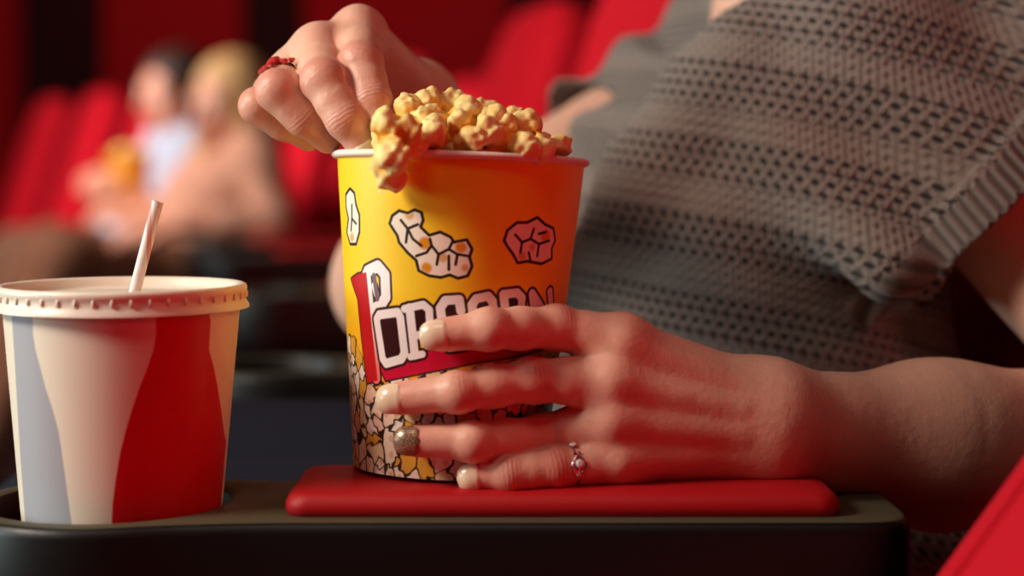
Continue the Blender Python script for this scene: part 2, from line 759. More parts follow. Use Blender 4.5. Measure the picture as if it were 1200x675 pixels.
        c2 = [(591, 282), (595, 270), (606, 261), (618, 261), (630, 255), (639, 263), (649, 268), (651, 282), (647, 291), (647, 303), (635, 309), (618, 306), (607, 308), (601, 297), (595, 289)]
        c3 = [(405, 228), (410, 221), (415, 226), (417, 240), (421, 252), (421, 272), (417, 286), (410, 286), (406, 272), (408, 256), (405, 242)]
        inner1 = [[(470, 258), (478, 268), (476, 284)], [(478, 268), (490, 263)], [(478, 268), (484, 280), (494, 288)], [(488, 300), (500, 296), (506, 288), (504, 280)], [(506, 288), (514, 298), (512, 310)],
                  [(514, 298), (526, 292), (530, 284)], [(526, 292), (536, 298), (548, 300)], [(526, 300), (526, 316)], [(536, 298), (534, 310)]]
        inner2 = [[(604, 275), (612, 284), (622, 280), (626, 268)], [(612, 284), (610, 296)], [(622, 280), (632, 286), (644, 282)], [(632, 286), (630, 300)], [(620, 296), (622, 306)], [(640, 272), (632, 274)]]
        inner3 = [[(412, 240), (412, 256), (417, 262)], [(412, 256), (411, 270)]]
        sh1 = [(480, 252, 5), (498, 285, 7), (519, 302, 5), (540, 290, 6), (500, 314, 6), (545, 314, 4)]
        sh2 = [(640, 276, 7), (612, 300, 5), (624, 290, 4)]
        for c, inn, sh in ((c1, inner1, sh1), (c2, inner2, sh2), (c3, inner3, [(412, 278, 5)])):
            p = uvs(c)
            d = poly_sdf(s, t, p)
            ov(d - 1.9 * PX, INK)
            ov(d + 1.6 * PX, CR)
            for x, y, r in sh:
                a, b = bk_uv(x, y)
                ov(np.maximum(np.hypot(s - a, t - b) - r * PX, d + 1.8 * PX), AMB if r > 5.5 else TAN, aa * 4)
            for q in inn:
                ov(seg_sdf(s, t, uvs(q)) - 1.6 * PX, INK)
        full[sel] = col
        col = full
    return np.clip(col, 0, 1)


def build_bucket():
    root = empty('popcorn_bucket')
    root.matrix_world = bk_m
    half = math.pi / 2
    th = np.concatenate([np.linspace(-1.75, 1.75, 660, endpoint=False), np.linspace(1.75, 2 * math.pi - 1.75, 150, endpoint=False)])
    tv = np.linspace(0.0, BK_H, 420)
    TH, TV = np.meshgrid(th, tv)
    R = BK_R0 + (BK_R1 - BK_R0) * TV / BK_H
    # a faint pressed overlap seam and paper unevenness
    R = R + 0.00025 * np.sin(TH * 3 + TV * 20)
    v = np.stack([R * np.sin(TH), -R * np.cos(TH), TV], -1).reshape(-1, 3)
    f = grid_faces(len(th), len(tv), True)
    thp = TH.ravel().copy()
    wrapd = np.where(thp > half * 1.25, thp - math.pi, thp)          # the print repeats on the far side
    wrapd = np.where(wrapd > half * 1.25, wrapd - math.pi, wrapd)
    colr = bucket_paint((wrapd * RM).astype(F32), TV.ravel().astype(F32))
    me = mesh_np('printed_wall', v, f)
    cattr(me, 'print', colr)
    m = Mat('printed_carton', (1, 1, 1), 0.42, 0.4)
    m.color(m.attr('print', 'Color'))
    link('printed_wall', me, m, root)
    b = MB()
    t = 0.0006
    prof = [(0.0, .004), (BK_R0 - .0012, .004), (BK_R0 + .0004 - .0012, .006), (BK_R1 - .0010, BK_H)]
    b.lathe(prof, 96)
    b.lathe([(BK_R0 - .0008, .0), (BK_R0 - .0009, .0045), (BK_R0 - .0016, .0045), (BK_R0 - .0016, .0)], 96, closed=True)
    b.build('paper_lining', M_white_paper, root)
    rm = MB()
    pr = []
    for i in range(14):
        a = 2 * math.pi * i / 14
        pr.append((BK_R1 + .0005 + .0022 * math.cos(a), BK_H + .0004 + .0019 * math.sin(a)))
    rm.lathe(pr, 128, closed=True)
    mr = Mat('rolled_rim_paper', lin(240, 226, 214), 0.5, 0.35)
    rm.build('rolled_rim', mr, root)
    tag(root, 'yellow and orange printed popcorn bucket standing on the red armrest pad', 'popcorn bucket')
    return root


bucket = build_bucket()

# ------------------------------------------------------------------ popcorn
M_pop = Mat('popped_corn', (1, 1, 1), 0.6, 0.3, sss=0.25, sss_r=(1, .7, .3), sss_s=0.003)
M_pop.color(M_pop.attr('tint', 'Color'))
M_pop.bump(M_pop.noise(900, 3), 0.0004, 0.6)


def popcorn_mesh(seed):
    r = np.random.default_rng(seed)
    kids = [Ell((0, 0, 0), (.0058, .0055, .005))]
    n = 5 + seed % 3
    cs = []
    for i in range(n):
        z = 1 - 2 * (i + .5) / n
        a = i * 2.4 + r.uniform(-.4, .4)
        q = math.sqrt(1 - z * z)
        dirv = nz(np.array([q * math.cos(a), q * math.sin(a), z]) + r.uniform(-.2, .2, 3))
        dist = r.uniform(.0050, .0098)
        rad = r.uniform(.0034, .0064)
        c = dirv * dist
        cs.append((c, rad))
        kids.append(Cap(c * .3, c, rad * .7, rad))
        for _ in range(3):
            dd = nz(dirv + r.normal(0, .75, 3))
            kids.append(Ell(c + dd * rad * .75, np.array([1, 1, 1]) * rad * r.uniform(.40, .75)))
    node = U(.0018, kids)

    def post(d, p, n_):
        return d + .0005 * np.sin(p[:, 0] * 1100 + seed) * np.sin(p[:, 1] * 1000) * np.sin(p[:, 2] * 1200 + 1) + .0008 * np.sin(p[:, 0] * 520 + p[:, 1] * 300 + seed) * np.sin(p[:, 2] * 560 - p[:, 1] * 330)
    v, f, nr = sculpt(node, .0008, post, kmax=.004, slack=.001)
    d = np.linalg.norm(v, axis=1)
    w = np.clip((d - .0062) / .0070, 0, 1)[:, None]
    noise = (np.sin(v[:, 0] * 420 + seed) * np.sin(v[:, 1] * 380 + 2 * seed) + np.sin(v[:, 2] * 450))[:, None] * .25
    w = np.clip(w + noise * .6, 0, 1)
    cream, yel, brn = np.array(lin(251, 226, 152)), np.array(lin(241, 178, 54)), np.array(lin(160, 84, 22))
    c = cream * w + yel * (1 - w)
    hull = nz(np.array([.4, .7, -.5]) + r.normal(0, .3, 3))
    hb = np.clip((v @ hull - .003) / .002, 0, 1) * np.clip((.0062 - d) / .002 + .35, 0, 1)
    hb = hb[:, None]
    c = c * (1 - hb) + brn * hb
    me = mesh_np('popcorn_piece', v, f)
    cattr(me, 'tint', np.clip(c, 0, 1))
    me.materials.append(M_pop.m)
    me.polygons.foreach_set('use_smooth', np.ones(len(me.polygons), dtype=bool))
    return me


pop_meshes = [popcorn_mesh(s) for s in range(1, 7)]


def clamp_pop(loc, ext):
    """Keep a piece inside the carton where it is below the rim."""
    q = bk_i[:3, :3] @ np.array(loc) + bk_i[:3, 3]
    lim = BK_R0 + (BK_R1 - BK_R0) * q[2] / BK_H - ext * (1.0 if q[2] < BK_H + .004 else .6) - .001
    r = math.hypot(q[0], q[1])
    if r > lim:
        q[0] *= lim / r
        q[1] *= lim / r
    m = np.array(bk_m)
    return tuple(m[:3, :3] @ q + m[:3, 3])


def place_pop(loc, i, sc, label, group=None):
    o = bpy.data.objects.new('popcorn_piece', pop_meshes[i % len(pop_meshes)])
    C.objects.link(o)
    o.location = clamp_pop(loc, .0160 * sc * 1.25) if i else loc
    r = random.Random(i * 31 + 5)
    o.rotation_euler = (r.uniform(0, 6.28), r.uniform(0, 6.28), r.uniform(0, 6.28))
    o.scale = (sc * 1.25, sc * 1.25, sc * 1.25)
    tag(o, label, 'popcorn', group)
    return o


pop_pos = []
front = [
    (461, 164, .804, 1.12, 'cream and brown popcorn piece hanging over the bucket rim below the fingertips'),
    (479, 148, .838, .92, None),
    (502, 160, .812, 1.1, 'large popcorn piece lying just behind the rim, right of the hanging one'),
    (524, 149, .838, 1.05, None),
    (532, 168, .812, .95, None), (548, 160, .824, .95, None), (566, 155, .838, 1.12, None),
    (588, 168, .818, .95, None), (610, 163, .845, 1.0, None), (628, 168, .838, 1.0, None), (650, 177, .850, .8, 'small popcorn piece lowest at the right end of the heap'),
    (568, 174, .814, .85, None), (505, 140, .856, 1.0, None), (545, 143, .864, 1.0, None), (452, 178, .824, .9, None), (608, 178, .822, .85, None), (482, 165, .826, 1.0, None),
    (590, 158, .866, .95, None), (630, 174, .868, .9, None), (425, 182, .850, .9, None), (440, 176, .872, 1.0, None)]
GP = 'popcorn heaped in the bucket'
COMMON = 'yellowish popcorn piece among the heap filling the printed bucket'
for i, (x, y, d, s, lb) in enumerate(front):
    p = P(x, y + 4, d if i == 0 else max(d, .829))
    pop_pos.append(p)
    place_pop(p, i, s, lb or COMMON, GP)
mi_ = np.array(bk_m)
k = 0
tries = 0
while k < 95 and tries < 6000:
    tries += 1
    r = .043 * math.sqrt(random.random())
    a = random.uniform(0, 6.28)
    lx, ly = r * math.cos(a), r * math.sin(a)
    lz = .136 + .014 * (1 - (r / .052) ** 2) - .007 * (lx / .05) - random.choice([0, 0.012])
    p = mi_[:3, :3] @ np.array([lx, ly, lz]) + mi_[:3, 3]
    if all(np.linalg.norm(p - q) > .0132 for q in pop_pos):
        pop_pos.append(p)
        place_pop(p, 100 + k, random.uniform(.85, 1.05), COMMON, GP)
        k += 1

# ------------------------------------------------------------------ drink cup, straw
CUP = np.array([P(144, 0, .845)[0], .845, 0.562])
CUP_H, CUP_R0, CUP_R1 = 0.1575, 0.0440, 0.0577


def build_cup():
    root = empty('drink_cup', tuple(CUP))
    th = np.concatenate([np.linspace(-1.8, 1.8, 520, endpoint=False), np.linspace(1.8, 2 * math.pi - 1.8, 120, endpoint=False)])
    tv = np.linspace(0, CUP_H, 200)
    TH, TV = np.meshgrid(th, tv)
    R = CUP_R0 + (CUP_R1 - CUP_R0) * TV / CUP_H
    v = np.stack([R * np.sin(TH), -R * np.cos(TH), TV], -1).reshape(-1, 3)
    # bottle outlines: x in pixels across the front at rows y
    rows = np.array([350, 364, 376, 392, 410, 430, 455, 480, 505, 530, 560, 590, 612, 640, 670, 700])
    greyL = np.array([14, 15, 15, 16, 17, 18, 19, 20, 21, 22, 24, 26, 28, 30, 33, 36])
    greyR = np.array([46, 46, 48, 48, 51, 57, 64, 73, 80, 84, 88, 92, 95, 96, 96, 94])
    redL = np.array([193, 193, 191, 191, 188, 182, 173, 165, 158, 152, 147, 143, 142, 143, 145, 148])
    redR = np.array([243, 243, 245, 244, 243, 247, 250, 252, 253, 254, 254, 253, 251, 248, 243, 238])
    S, T = TH.ravel(), TV.ravel()
    r = R.ravel()
    depth = CUP[1] - r * np.cos(S)
    z = CUP[2] + T
    y = HOR + (ZC - z) / depth * FPX
    yc = np.clip(y, 350, 700)

    def ang(xp):
        X = (np.interp(yc, rows, xp) - 600) / FPX * (CUP[1] - r * .6) - CUP[0]
        return np.arcsin(np.clip(X / r, -.999, .999))
    W, G, Rd = np.array(lin(238, 226, 206)), np.array(lin(170, 171, 178)), np.array(lin(206, 4, 22))
    col = np.tile(W, (len(S), 1))
    aa = .006

    def band(s, c):
        a0, a1 = ang(greyL if c is G else redL), ang(greyR if c is G else redR)
        a = (np.clip(.5 + (s - a0) / aa, 0, 1) * np.clip(.5 + (a1 - s) / aa, 0, 1))[:, None]
        col[:] = col * (1 - a) + c * a
    band(S, G)
    band(S, Rd)
    # the same pair of bottles repeats on the far side
    band(np.where(S > math.pi * .6, S - 2.35, -9), G)
    band(np.where(S > math.pi * .6, S - math.pi, -9), Rd)
    me = mesh_np('paper_cup', v, grid_faces(len(th), len(tv), True))
    cattr(me, 'print', np.clip(col, 0, 1))
    m = Mat('printed_cup_paper', (1, 1, 1), 0.4, 0.4)
    m.color(m.attr('print', 'Color'))
    link('paper_cup', me, m, root)
    b = MB()
    b.lathe([(0, .004), (CUP_R0 - .001, .004), (CUP_R1 - .001, CUP_H)], 96)
    b.build('cup_lining', M_white_paper, root)
    # lid: recessed plate, rolled lip, skirt with snap ticks
    L = MB()
    z0 = CUP_H
    prof = [(0, z0 + .0030), (.030, z0 + .0030), (.034, z0 + .0022), (.048, z0 + .0020), (.0535, z0 + .0018), (.0552, z0 + .0034), (.0562, z0 + .0062), (.0576, z0 + .0074), (.0592, z0 + .0076),
            (.0604, z0 + .0070), (.0609, z0 + .0056), (.0607, z0 + .0040), (.0601, z0 + .0030), (.0601, z0 + .0006), (.0606, z0 - .0012), (.0618, z0 - .0028), (.0620, z0 - .0042), (.0612, z0 - .0044), (.0590, z0 - .003)]
    L.lathe(prof, 128)
    m = Mat('lid_plastic', lin(236, 224, 208), 0.33, 0.5, sss=.15, sss_s=.003)
    lid = L.build('lid', m, root, angle=70)
    T2 = MB()
    for i in range(44):
        a = 2 * math.pi * i / 44
        ca, sa = math.cos(a), math.sin(a)
        mt = Matrix.Rotation(a, 4, 'Z')
        T2.rbox((.0598, -.0007, z0 + .0004), (.0612, .0007, z0 + .0038), .0004, 1, mat=mt)
    k = MB()
    T2.build('snap_ridges', m, lid)
    X = MB()
    for a in (0.4, .4 + math.pi / 2):
        mt = Matrix.Rotation(a, 4, 'Z')
        X.rbox((-.007, -.0006, z0 + .0027), (.007, .0006, z0 + .0034), .0003, 1, mat=mt)
    X.build('straw_slot', m, lid)
    tag(root, 'white paper drink cup with grey and red bottle shapes in the cup holder', 'cup')
    return root


cup = build_cup()
s0, s1 = P(158, 341, .842), P(185, 236, .842)
dv = s1 - s0
sb = MB()
a0 = s0 - dv * 1.45
n_ = 24
tube_o = [a0 + (s1 - a0) * i / n_ for i in range(n_ + 1)]
sb.tube(tube_o, .0029, 20, cap=False)
sb.tube(tube_o, .0025, 20, cap=False)
ax = nz(dv)
u_ = nz(np.cross(ax, [0, 1, 0]))
w_ = np.cross(ax, u_)
vv, ff = [], []
for end in (a0, s1):
    o_ = len(vv)
    for kk in range(20):
        g = 2 * math.pi * kk / 20
        for r_ in (.0025, .0029):
            vv.append(end + r_ * (u_ * math.cos(g) + w_ * math.sin(g)))
    for kk in range(20):
        q = (kk + 1) % 20
        ff.append((o_ + 2 * kk, o_ + 2 * kk + 1, o_ + 2 * q + 1, o_ + 2 * q))
sb.add(vv, ff)
M_straw = Mat('straw_plastic', lin(244, 214, 204), 0.35, 0.5, sss=.3, sss_s=.002)
xs = M_straw.xyz('Object')
M_straw.color(M_straw.mix((xs[0] * 520.0 + xs[1] * 90.0).sin().gt(.82), lin(246, 222, 214), lin(226, 150, 140)))
straw = sb.build('drinking_straw', M_straw)
tag(straw, 'pinkish white drinking straw leaning in the lid of the paper cup', 'straw')


# ------------------------------------------------------------------ armrest consoles
def resample(pts, n):
    p = np.array(pts + [pts[0]], float)
    L = np.concatenate([[0], np.cumsum(np.linalg.norm(np.diff(p, axis=0), axis=1))])
    t = np.linspace(0, L[-1], n, endpoint=False)
    return np.stack([np.interp(t, L, p[:, i]) for i in (0, 1)], 1)


def armrest(loc, rotz, label, detail=True, body_mat=None):
    """Console along local X, cup holder at the -X end, top at z=.62. Local y=0 is the middle of the bar."""
    root = empty('armrest', loc, rotz)
    hc = np.array([-.199, .003])
    pts = []
    for i in range(41):
        a = math.radians(62 + (298 - 62) * i / 40)
        pts.append((hc[0] + .0725 * math.cos(a), hc[1] + .0725 * math.sin(a)))
    pts += [(-.115, -.055), (.176, -.055)]
    for i in range(9):
        a = math.radians(-90 + 90 * i / 8)
        pts.append((.176 + .014 * math.cos(a), -.041 + .014 * math.sin(a)))
    pts += [(.19, .041)]
    for i in range(9):
        a = math.radians(90 * i / 8)
        pts.append((.176 + .014 * math.cos(a), .041 + .014 * math.sin(a)))
    pts += [(-.115, .055)]
    o = resample(pts, 240)
    for _ in range(14):
        o = .5 * o + .25 * (np.roll(o, 1, 0) + np.roll(o, -1, 0))
    tn = np.roll(o, -1, 0) - np.roll(o, 1, 0)
    tn /= np.linalg.norm(tn, axis=1, keepdims=True)
    nr = np.stack([tn[:, 1], -tn[:, 0]], 1)
    if ((o - o.mean(0)) * nr).sum() < 0:
        nr = -nr
    n = len(o)
    T = .62
    bm = bmesh.new()

    def loop(pp, z):
        return [bm.verts.new((float(a), float(b), z)) for a, b in pp]

    def bridge(A, B):
        m = len(A)
        for i in range(m):
            bm.faces.new((A[i], A[(i + 1) % m], B[(i + 1) % m], B[i]))
    top = loop(o - nr * .006, T)
    prev = top
    for ins, z in ((.0030, T - .0006), (.0010, T - .0022), (0, T - .0055), (0, T - .05), (.003, T - .075), (.012, T - .09)):
        q = loop(o - nr * ins, z)
        bridge(prev, q)
        prev = q
    bm.faces.new(prev)
    ang = np.linspace(0, 2 * math.pi, 72, endpoint=False)
    circ = np.stack([np.cos(ang), np.sin(ang)], 1)
    h0 = loop(hc + circ * .0615, T)
    prev = h0
    for r, z in ((.0594, T - .0008), (.0582, T - .003), (.0575, T - .02), (.0545, T - .0595), (.051, T - .0615)):
        q = loop(hc + circ * r, z)
        bridge(prev, q)
        prev = q
    bm.faces.new(prev)
    for lp in (top, h0):
        for i in range(len(lp)):
            if not bm.edges.get((lp[i], lp[(i + 1) % len(lp)])):
                bm.edges.new((lp[i], lp[(i + 1) % len(lp)]))
    es = [bm.edges.get((lp[i], lp[(i + 1) % len(lp)])) for lp in (top, h0) for i in range(len(lp))]
    bmesh.ops.triangle_fill(bm, edges=es, use_beauty=True, use_dissolve=False)
    bmesh.ops.recalc_face_normals(bm, faces=bm.faces)
    me = bpy.data.meshes.new('armrest_body')
    bm.to_mesh(me)
    bm.free()
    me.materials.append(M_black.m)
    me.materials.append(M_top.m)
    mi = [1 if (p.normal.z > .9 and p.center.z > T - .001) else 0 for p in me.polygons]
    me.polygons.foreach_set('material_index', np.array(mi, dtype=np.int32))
    ob = link('cup_holder_body', me, None, root)
    me.set_sharp_from_angle(angle=math.radians(40))
    # red pad
    b = MB()
    out = rrect(-.108, -.043, .156, .042, .011, 8)
    lv = [(.004, T - .002), (.0006, T + .0005), (0, T + .004), (.0004, T + .0062), (.0018, T + .0090), (.0045, T + .0108), (.010, T + .0116), (.02, T + .0119), (.035, T + .0120)]
    b.pad(out, lv, lambda a, c, h: (a, c, h))
    b.build('armrest_pad', M_red_vinyl, root, angle=80)
    # side panel to the floor
    s = MB()
    s.rbox((-.12, -.02, 0.0), (.17, .02, T - .085), .006, 2)
    s.build('side_panel', M_metal, root)
    f = MB()
    f.rbox((-.15, -.035, 0.0), (.19, .035, .02), .005, 2)
    f.build('foot_plate', M_metal, root)
    tag(root, label, 'armrest')
    return root


AY = .845
armrest((0, AY, 0), 0, 'black armrest with red pad and cup holder carrying the cup and bucket')


# ------------------------------------------------------------------ theatre seats
def theatre_seat(recline, label, loc, rotz, w=.47, top=.70):
    """Faces local -X; origin on the floor under the cushion."""
    root = empty('theatre_seat', loc, rotz)
    a = math.radians(recline)
    up = np.array([math.sin(a), 0, math.cos(a)])
    fw = np.array([-math.cos(a), 0, math.sin(a)])
    base = np.array([.19, 0, .41])
    hw = w / 2

    def fr(y, t, h):
        return tuple(base + np.array([0, y, 0]) + up * t + fw * h)
    out = rrect(-hw, -.02, hw, top, [.13, .13, .03, .03], 10)
    b = MB()
    lv = [(.012, -.075), (.003, -.066), (0, -.052), (0, -.022), (.002, -.010), (.008, -.002), (.02, .006), (.045, .013), (.09, .019), (.15, .022)]
    b.pad(out, lv, fr)
    bk = b.build('backrest', M_red_fabric, root, angle=80)
    # stitched seams across the pad
    for q in (-1, 1):
        s = MB()
        s.tube([fr(q * hw * .72, .05, .0165), fr(q * hw * .72, .3, .0165), fr(q * hw * .66, top - .14, .0165)], .003, 8)
        s.build('piping', M_red_fabric, bk)
    sh = MB()
    lv = [(.03, -.098), (.012, -.094), (.004, -.084), (.004, -.074)]
    sh.pad(rrect(-hw, -.05, hw, top - .05, [.12, .12, .03, .03], 10), lv, fr)
    sh.build('back_shell', M_black, root)
    c = MB()
    lv = [(.02, .30), (.004, .31), (0, .335), (0, .395), (.004, .415), (.014, .428), (.035, .438), (.08, .445), (.14, .447)]
    c.pad(rrect(-.27, -hw + .01, .19, hw - .01, [.04, .08, .08, .04], 8), lv, lambda x, y, h: (x, y, h))
    c.build('seat_cushion', M_red_fabric, root, angle=80)
    p = MB()
    p.rbox((-.16, -.17, .285), (.16, .17, .302), .004, 2)
    p.build('seat_pan', M_metal, root)
    l = MB()
    l.rbox((-.02, -.03, .0), (.08, .03, .29), .008, 2)
    l.rbox((-.12, -.09, 0), (.16, .09, .018), .005, 2)
    l.build('pedestal', M_metal, root)
    tag(root, label, 'cinema seat', 'red cinema seats')
    return root


def seat_set(o, label):
    o['label'] = label
    return o


near_seat = theatre_seat(36, 'empty red cinema seat nearest of all, cut off at the lower right corner', (-.15, .497, 0), 0, w=.486)
own_seat = theatre_seat(18, 'red cinema seat that the woman in the grey sweater leans back in', (.075, 1.165, 0), 0)
armrest((-.0, 1.445, 0), math.radians(3), 'black armrest with red pad just beyond the seated woman in grey')
s2 = theatre_seat(16, 'large blurred red cinema seat with rounded back, partly behind the grey sleeve', (-.20, 1.86, 0), math.radians(10))
a2 = armrest((-.14, 2.36, 0), math.radians(13), 'blurred black armrest between the two empty seats behind the popcorn')


def seat_copy(x, y, rot, label):
    o = copy_tree(s2)
    o.location = (x, y, 0)
    o.rotation_euler = (0, 0, math.radians(rot))
    o['label'] = label
    return o


def arm_copy(x, y, rot, label):
    o = copy_tree(a2)
    o.location = (x, y, 0)
    o.rotation_euler = (0, 0, math.radians(rot))
    o['label'] = label
    return o


seat_copy(-.33, 2.95, 14, 'blurred red cinema seat with a full rounded back, upright just left of the sleeve')
arm_copy(-.36, 3.40, 18, 'blurred black armrest farthest along the row of the woman in grey')
seat_copy(-.52, 5.4, 20, 'small far red cinema seat seen just above the popcorn, between wrist and larger empty seat')
# the row ahead, curving away to the left
seat_copy(-.66, 4.36, 26, 'red cinema seat that the blond woman sits in, right of the couple')
seat_copy(-.95, 4.92, 26, 'red cinema seat that the man in the pale shirt sits in')
seat_copy(-1.52, 5.50, 26, 'empty red seat directly left of the couple, nearest to them')
seat_copy(-1.88, 6.15, 26, 'empty red seat second to the left of the couple')
seat_copy(-2.24, 6.80, 26, 'empty red seat at the left edge of the photo, third from the couple')
arm_copy(-.86, 4.63, 26, 'blurred black armrest between the couple')
arm_copy(-.50, 4.02, 26, 'blurred black armrest beside the blond woman')
# ------------------------------------------------------------------ people: shared pieces
class Cut:
    def __init__(s, a, pt, n):
        s.a, s.pt, s.n = a, np.array(pt, F32), np.array(n, F32)

    def ev(s, p):
        return np.maximum(s.a.ev(p), (p - s.pt) @ s.n)

    def box(s):
        return s.a.box()


def skin_material(name, base, red, crease=True):
    m = Mat(name, base, 0.42, 0.45, sss=0.22, sss_r=(1, .35, .2), sss_s=0.004)
    c = m.mix(m.noise(180, 4), tuple(x * .90 for x in base), tuple(min(1, x * 1.07) for x in base))
    c = m.mix(m.attr('flush'), c, red)
    c = m.mix(m.attr('lips'), c, (.42, .10, .09))
    m.color(c)
    hgt = m.noise(1400, 3) * .25 + m.noise(320, 3) * .45 + m.noise(75, 3) * 1.1
    if crease:
        hgt = hgt + (m.attr('joint') * 2900.0 + m.noise(300, 2) * 5.0).sin() * m.attr('fold') * .13
    m.bump(hgt, .0007, .7)
    return m


M_skin = skin_material('fair_skin', lin(230, 178, 154), lin(208, 118, 102))
M_skin_far = skin_material('blurred_skin', lin(214, 150, 122), lin(196, 108, 92), False)


def finger(J, R, k=.004, knuckle=1.0):
    kids = [Cap(J[i], J[i + 1], R[i], R[i + 1]) for i in range(3)]
    for i in (0, 1):
        kids.append(Ell(J[i] * .45 + J[i + 1] * .55, np.array([1, 1, 1]) * (R[i] + R[i + 1]) * .515))
    for i in (1, 2):
        kids.append(Ell(J[i], np.array([1, 1, 1]) * R[i] * (1.02 if i == 1 else 1.0)))
    return U(k, kids)


def dorsal(J):
    return nz(J[1] - (J[0] + J[3]) / 2)


class Hand:
    """Fingers (four joints each), thumb (three), wrist fan -> distance field and skin marks."""
    def __init__(s, fingers, radii, thumb, tr, fan, fr, back, extra=()):
        s.f, s.r, s.back = fingers, radii, nz(back)
        fs = U(.0012, [finger(j, r) for j, r in zip(fingers, radii)])
        pal = []
        for j, r, w, q in zip(fingers, radii, fan, fr):
            pal.append(Cap(j[0], w, r[0] * 1.12, q))
            pal.append(Ell(j[0] + s.back * .0012, np.array([1, 1, 1]) * r[0] * 1.0))
        for i in range(3):                                   # flesh between the metacarpals
            a = (fingers[i][0] + fingers[i + 1][0]) / 2 * .8 + (fan[i] + fan[i + 1]) / 2 * .2
            b = (fan[i] + fan[i + 1]) / 2
            pal.append(Cap(a - s.back * .003, b - s.back * .002, .0115, .0150))
        th = U(.006, [Cap(fan[0], thumb[0], fr[0], tr[0]), Cap(thumb[0], thumb[1], tr[0], tr[1]), Cap(thumb[1], thumb[2], tr[1], tr[2])])
        tend = [Cap(j[0] + s.back * (r[0] * .92), (w * .8 + j[0] * .2) + s.back * (q * .84), .0040, .0022) for j, r, w, q in zip(fingers, radii, fan, fr)]
        s.node = U(.008, [U(.012, pal + list(extra)), fs, th, U(.001, tend)])

    def marks(s, v):
        fl = np.zeros(len(v))
        fold = np.zeros(len(v))
        jo = np.zeros(len(v))
        for J, R in zip(s.f, s.r):
            dn = dorsal(J)
            for i in (1, 2):
                ax = nz(J[i + 1] - J[i - 1])
                q = v - J[i]
                a = q @ ax
                rad = np.linalg.norm(q - a[:, None] * ax, axis=1)
                near = rad < R[i] * 1.35
                ds = np.clip((q @ dn) / R[i] + .25, 0, 1)
                w = np.exp(-(a / (.0062 if i == 1 else .0042)) ** 2) * ds * near
                upd = w > fold
                fold = np.where(upd, w, fold)
                jo = np.where(upd, a, jo)
                fl = np.maximum(fl, np.exp(-(a / .009) ** 2) * np.clip(ds + .2, 0, 1) * near * (.85 if i == 1 else .45))
            q = v - J[3]
            fl = np.maximum(fl, .55 * np.exp(-(np.linalg.norm(q, axis=1) / .012) ** 2))
            q = v - J[0]
            fl = np.maximum(fl, .45 * np.exp(-((np.linalg.norm(q, axis=1) - .010) / .007) ** 2) * np.clip(q @ s.back / .012, 0, 1))
        return fl, fold, jo


def nail(J, R, mat, parent, length=.0125, wide=1.0, tipx=.0022, n=None, name='fingernail', label=None):
    a = nz(J[3] - J[2])
    n = dorsal(J) if n is None else n
    n = nz(n - a * (n @ a))
    b = np.cross(a, n)
    r = R[3] + .0005
    nu, nw = 15, 13
    v = []
    end = R[3] + tipx
    for layer in (0, 1):
        for i in range(nu):
            t = -1 + 2 * i / (nu - 1)
            q = (1 - abs(t) ** 3.2) ** .5 * .92 + .04
            al = end - length + length * (t + 1) / 2
            lift = -.0016 * max(0, t) ** 2 - (.0006 if t < -.75 else 0)
            # local finger radius under the plate
            rl = r * min(1.0, math.sqrt(max(0.0, 1 - max(0, (al - .002) / (R[3] * 1.75)) ** 2))) + .0002
            rl = max(rl, r * .80)
            for j in range(nw):
                w = (-1 + 2 * j / (nw - 1)) * 1.02 * wide * q
                rr = rl - layer * .0007
                v.append(J[3] + a * al + n * (rr * math.cos(w) + lift) + b * (rr * 1.0 * math.sin(w)))
    f = [list(x) for x in grid_faces(nw, nu)] + [list(x)[::-1] for x in grid_faces(nw, nu, off=nu * nw)]
    m = nu * nw
    rim = [j for j in range(nw)] + [i * nw + nw - 1 for i in range(1, nu)] + [(nu - 1) * nw + j for j in range(nw - 2, -1, -1)] + [i * nw for i in range(nu - 2, 0, -1)]
    for i in range(len(rim)):
        x, y = rim[i], rim[(i + 1) % len(rim)]
        f.append([x, x + m, y + m, y])
    o = MB().add(v, f).build(name, mat, parent, angle=60)
    if label:
        o['label'] = label
    return o


def head_parts(c, f, u):
    f = nz(f)
    u = nz(np.array(u) - f * (np.array(u) @ f))
    r = np.cross(f, u)
    R = np.stack([r, f, u])
    g = lambda x, y, z: c + r * x + f * y + u * z
    kids = [Ell(g(0, -.012, .025), (.074, .094, .088), R), Ell(g(0, .022, -.035), (.058, .070, .078), R), Ell(g(0, .066, -.092), (.024, .022, .020), R),
            Cap(g(0, .092, .000), g(0, .112, -.038), .007, .011), Ell(g(.011, .098, -.042), (.008, .009, .007), R), Ell(g(-.011, .098, -.042), (.008, .009, .007), R),
            Ell(g(.030, .074, .018), (.024, .012, .008), R), Ell(g(-.030, .074, .018), (.024, .012, .008), R),
            Ell(g(.036, .060, -.030), (.022, .020, .018), R), Ell(g(-.036, .060, -.030), (.022, .020, .018), R)]
    lips = [Cap(g(-.014, .090, -.063), g(.014, .090, -.063), .0055, .0055), Cap(g(-.011, .090, -.072), g(.011, .090, -.072), .0065, .0065)]
    ears = [Ell(g(s * .074, -.005, -.012), (.010, .020, .030), R) for s in (1, -1)]
    sock = [Ell(g(s * .030, .096, .001), (.015, .014, .010), R) for s in (1, -1)]
    node = U(.010, [U(.014, kids), U(.003, lips), U(.002, ears)])
    node = Sub(node, U(.002, sock), .008)
    eyes = [g(s * .030, .078, .000) for s in (1, -1)]
    return node, g, R, eyes, g(0, .094, -.067)


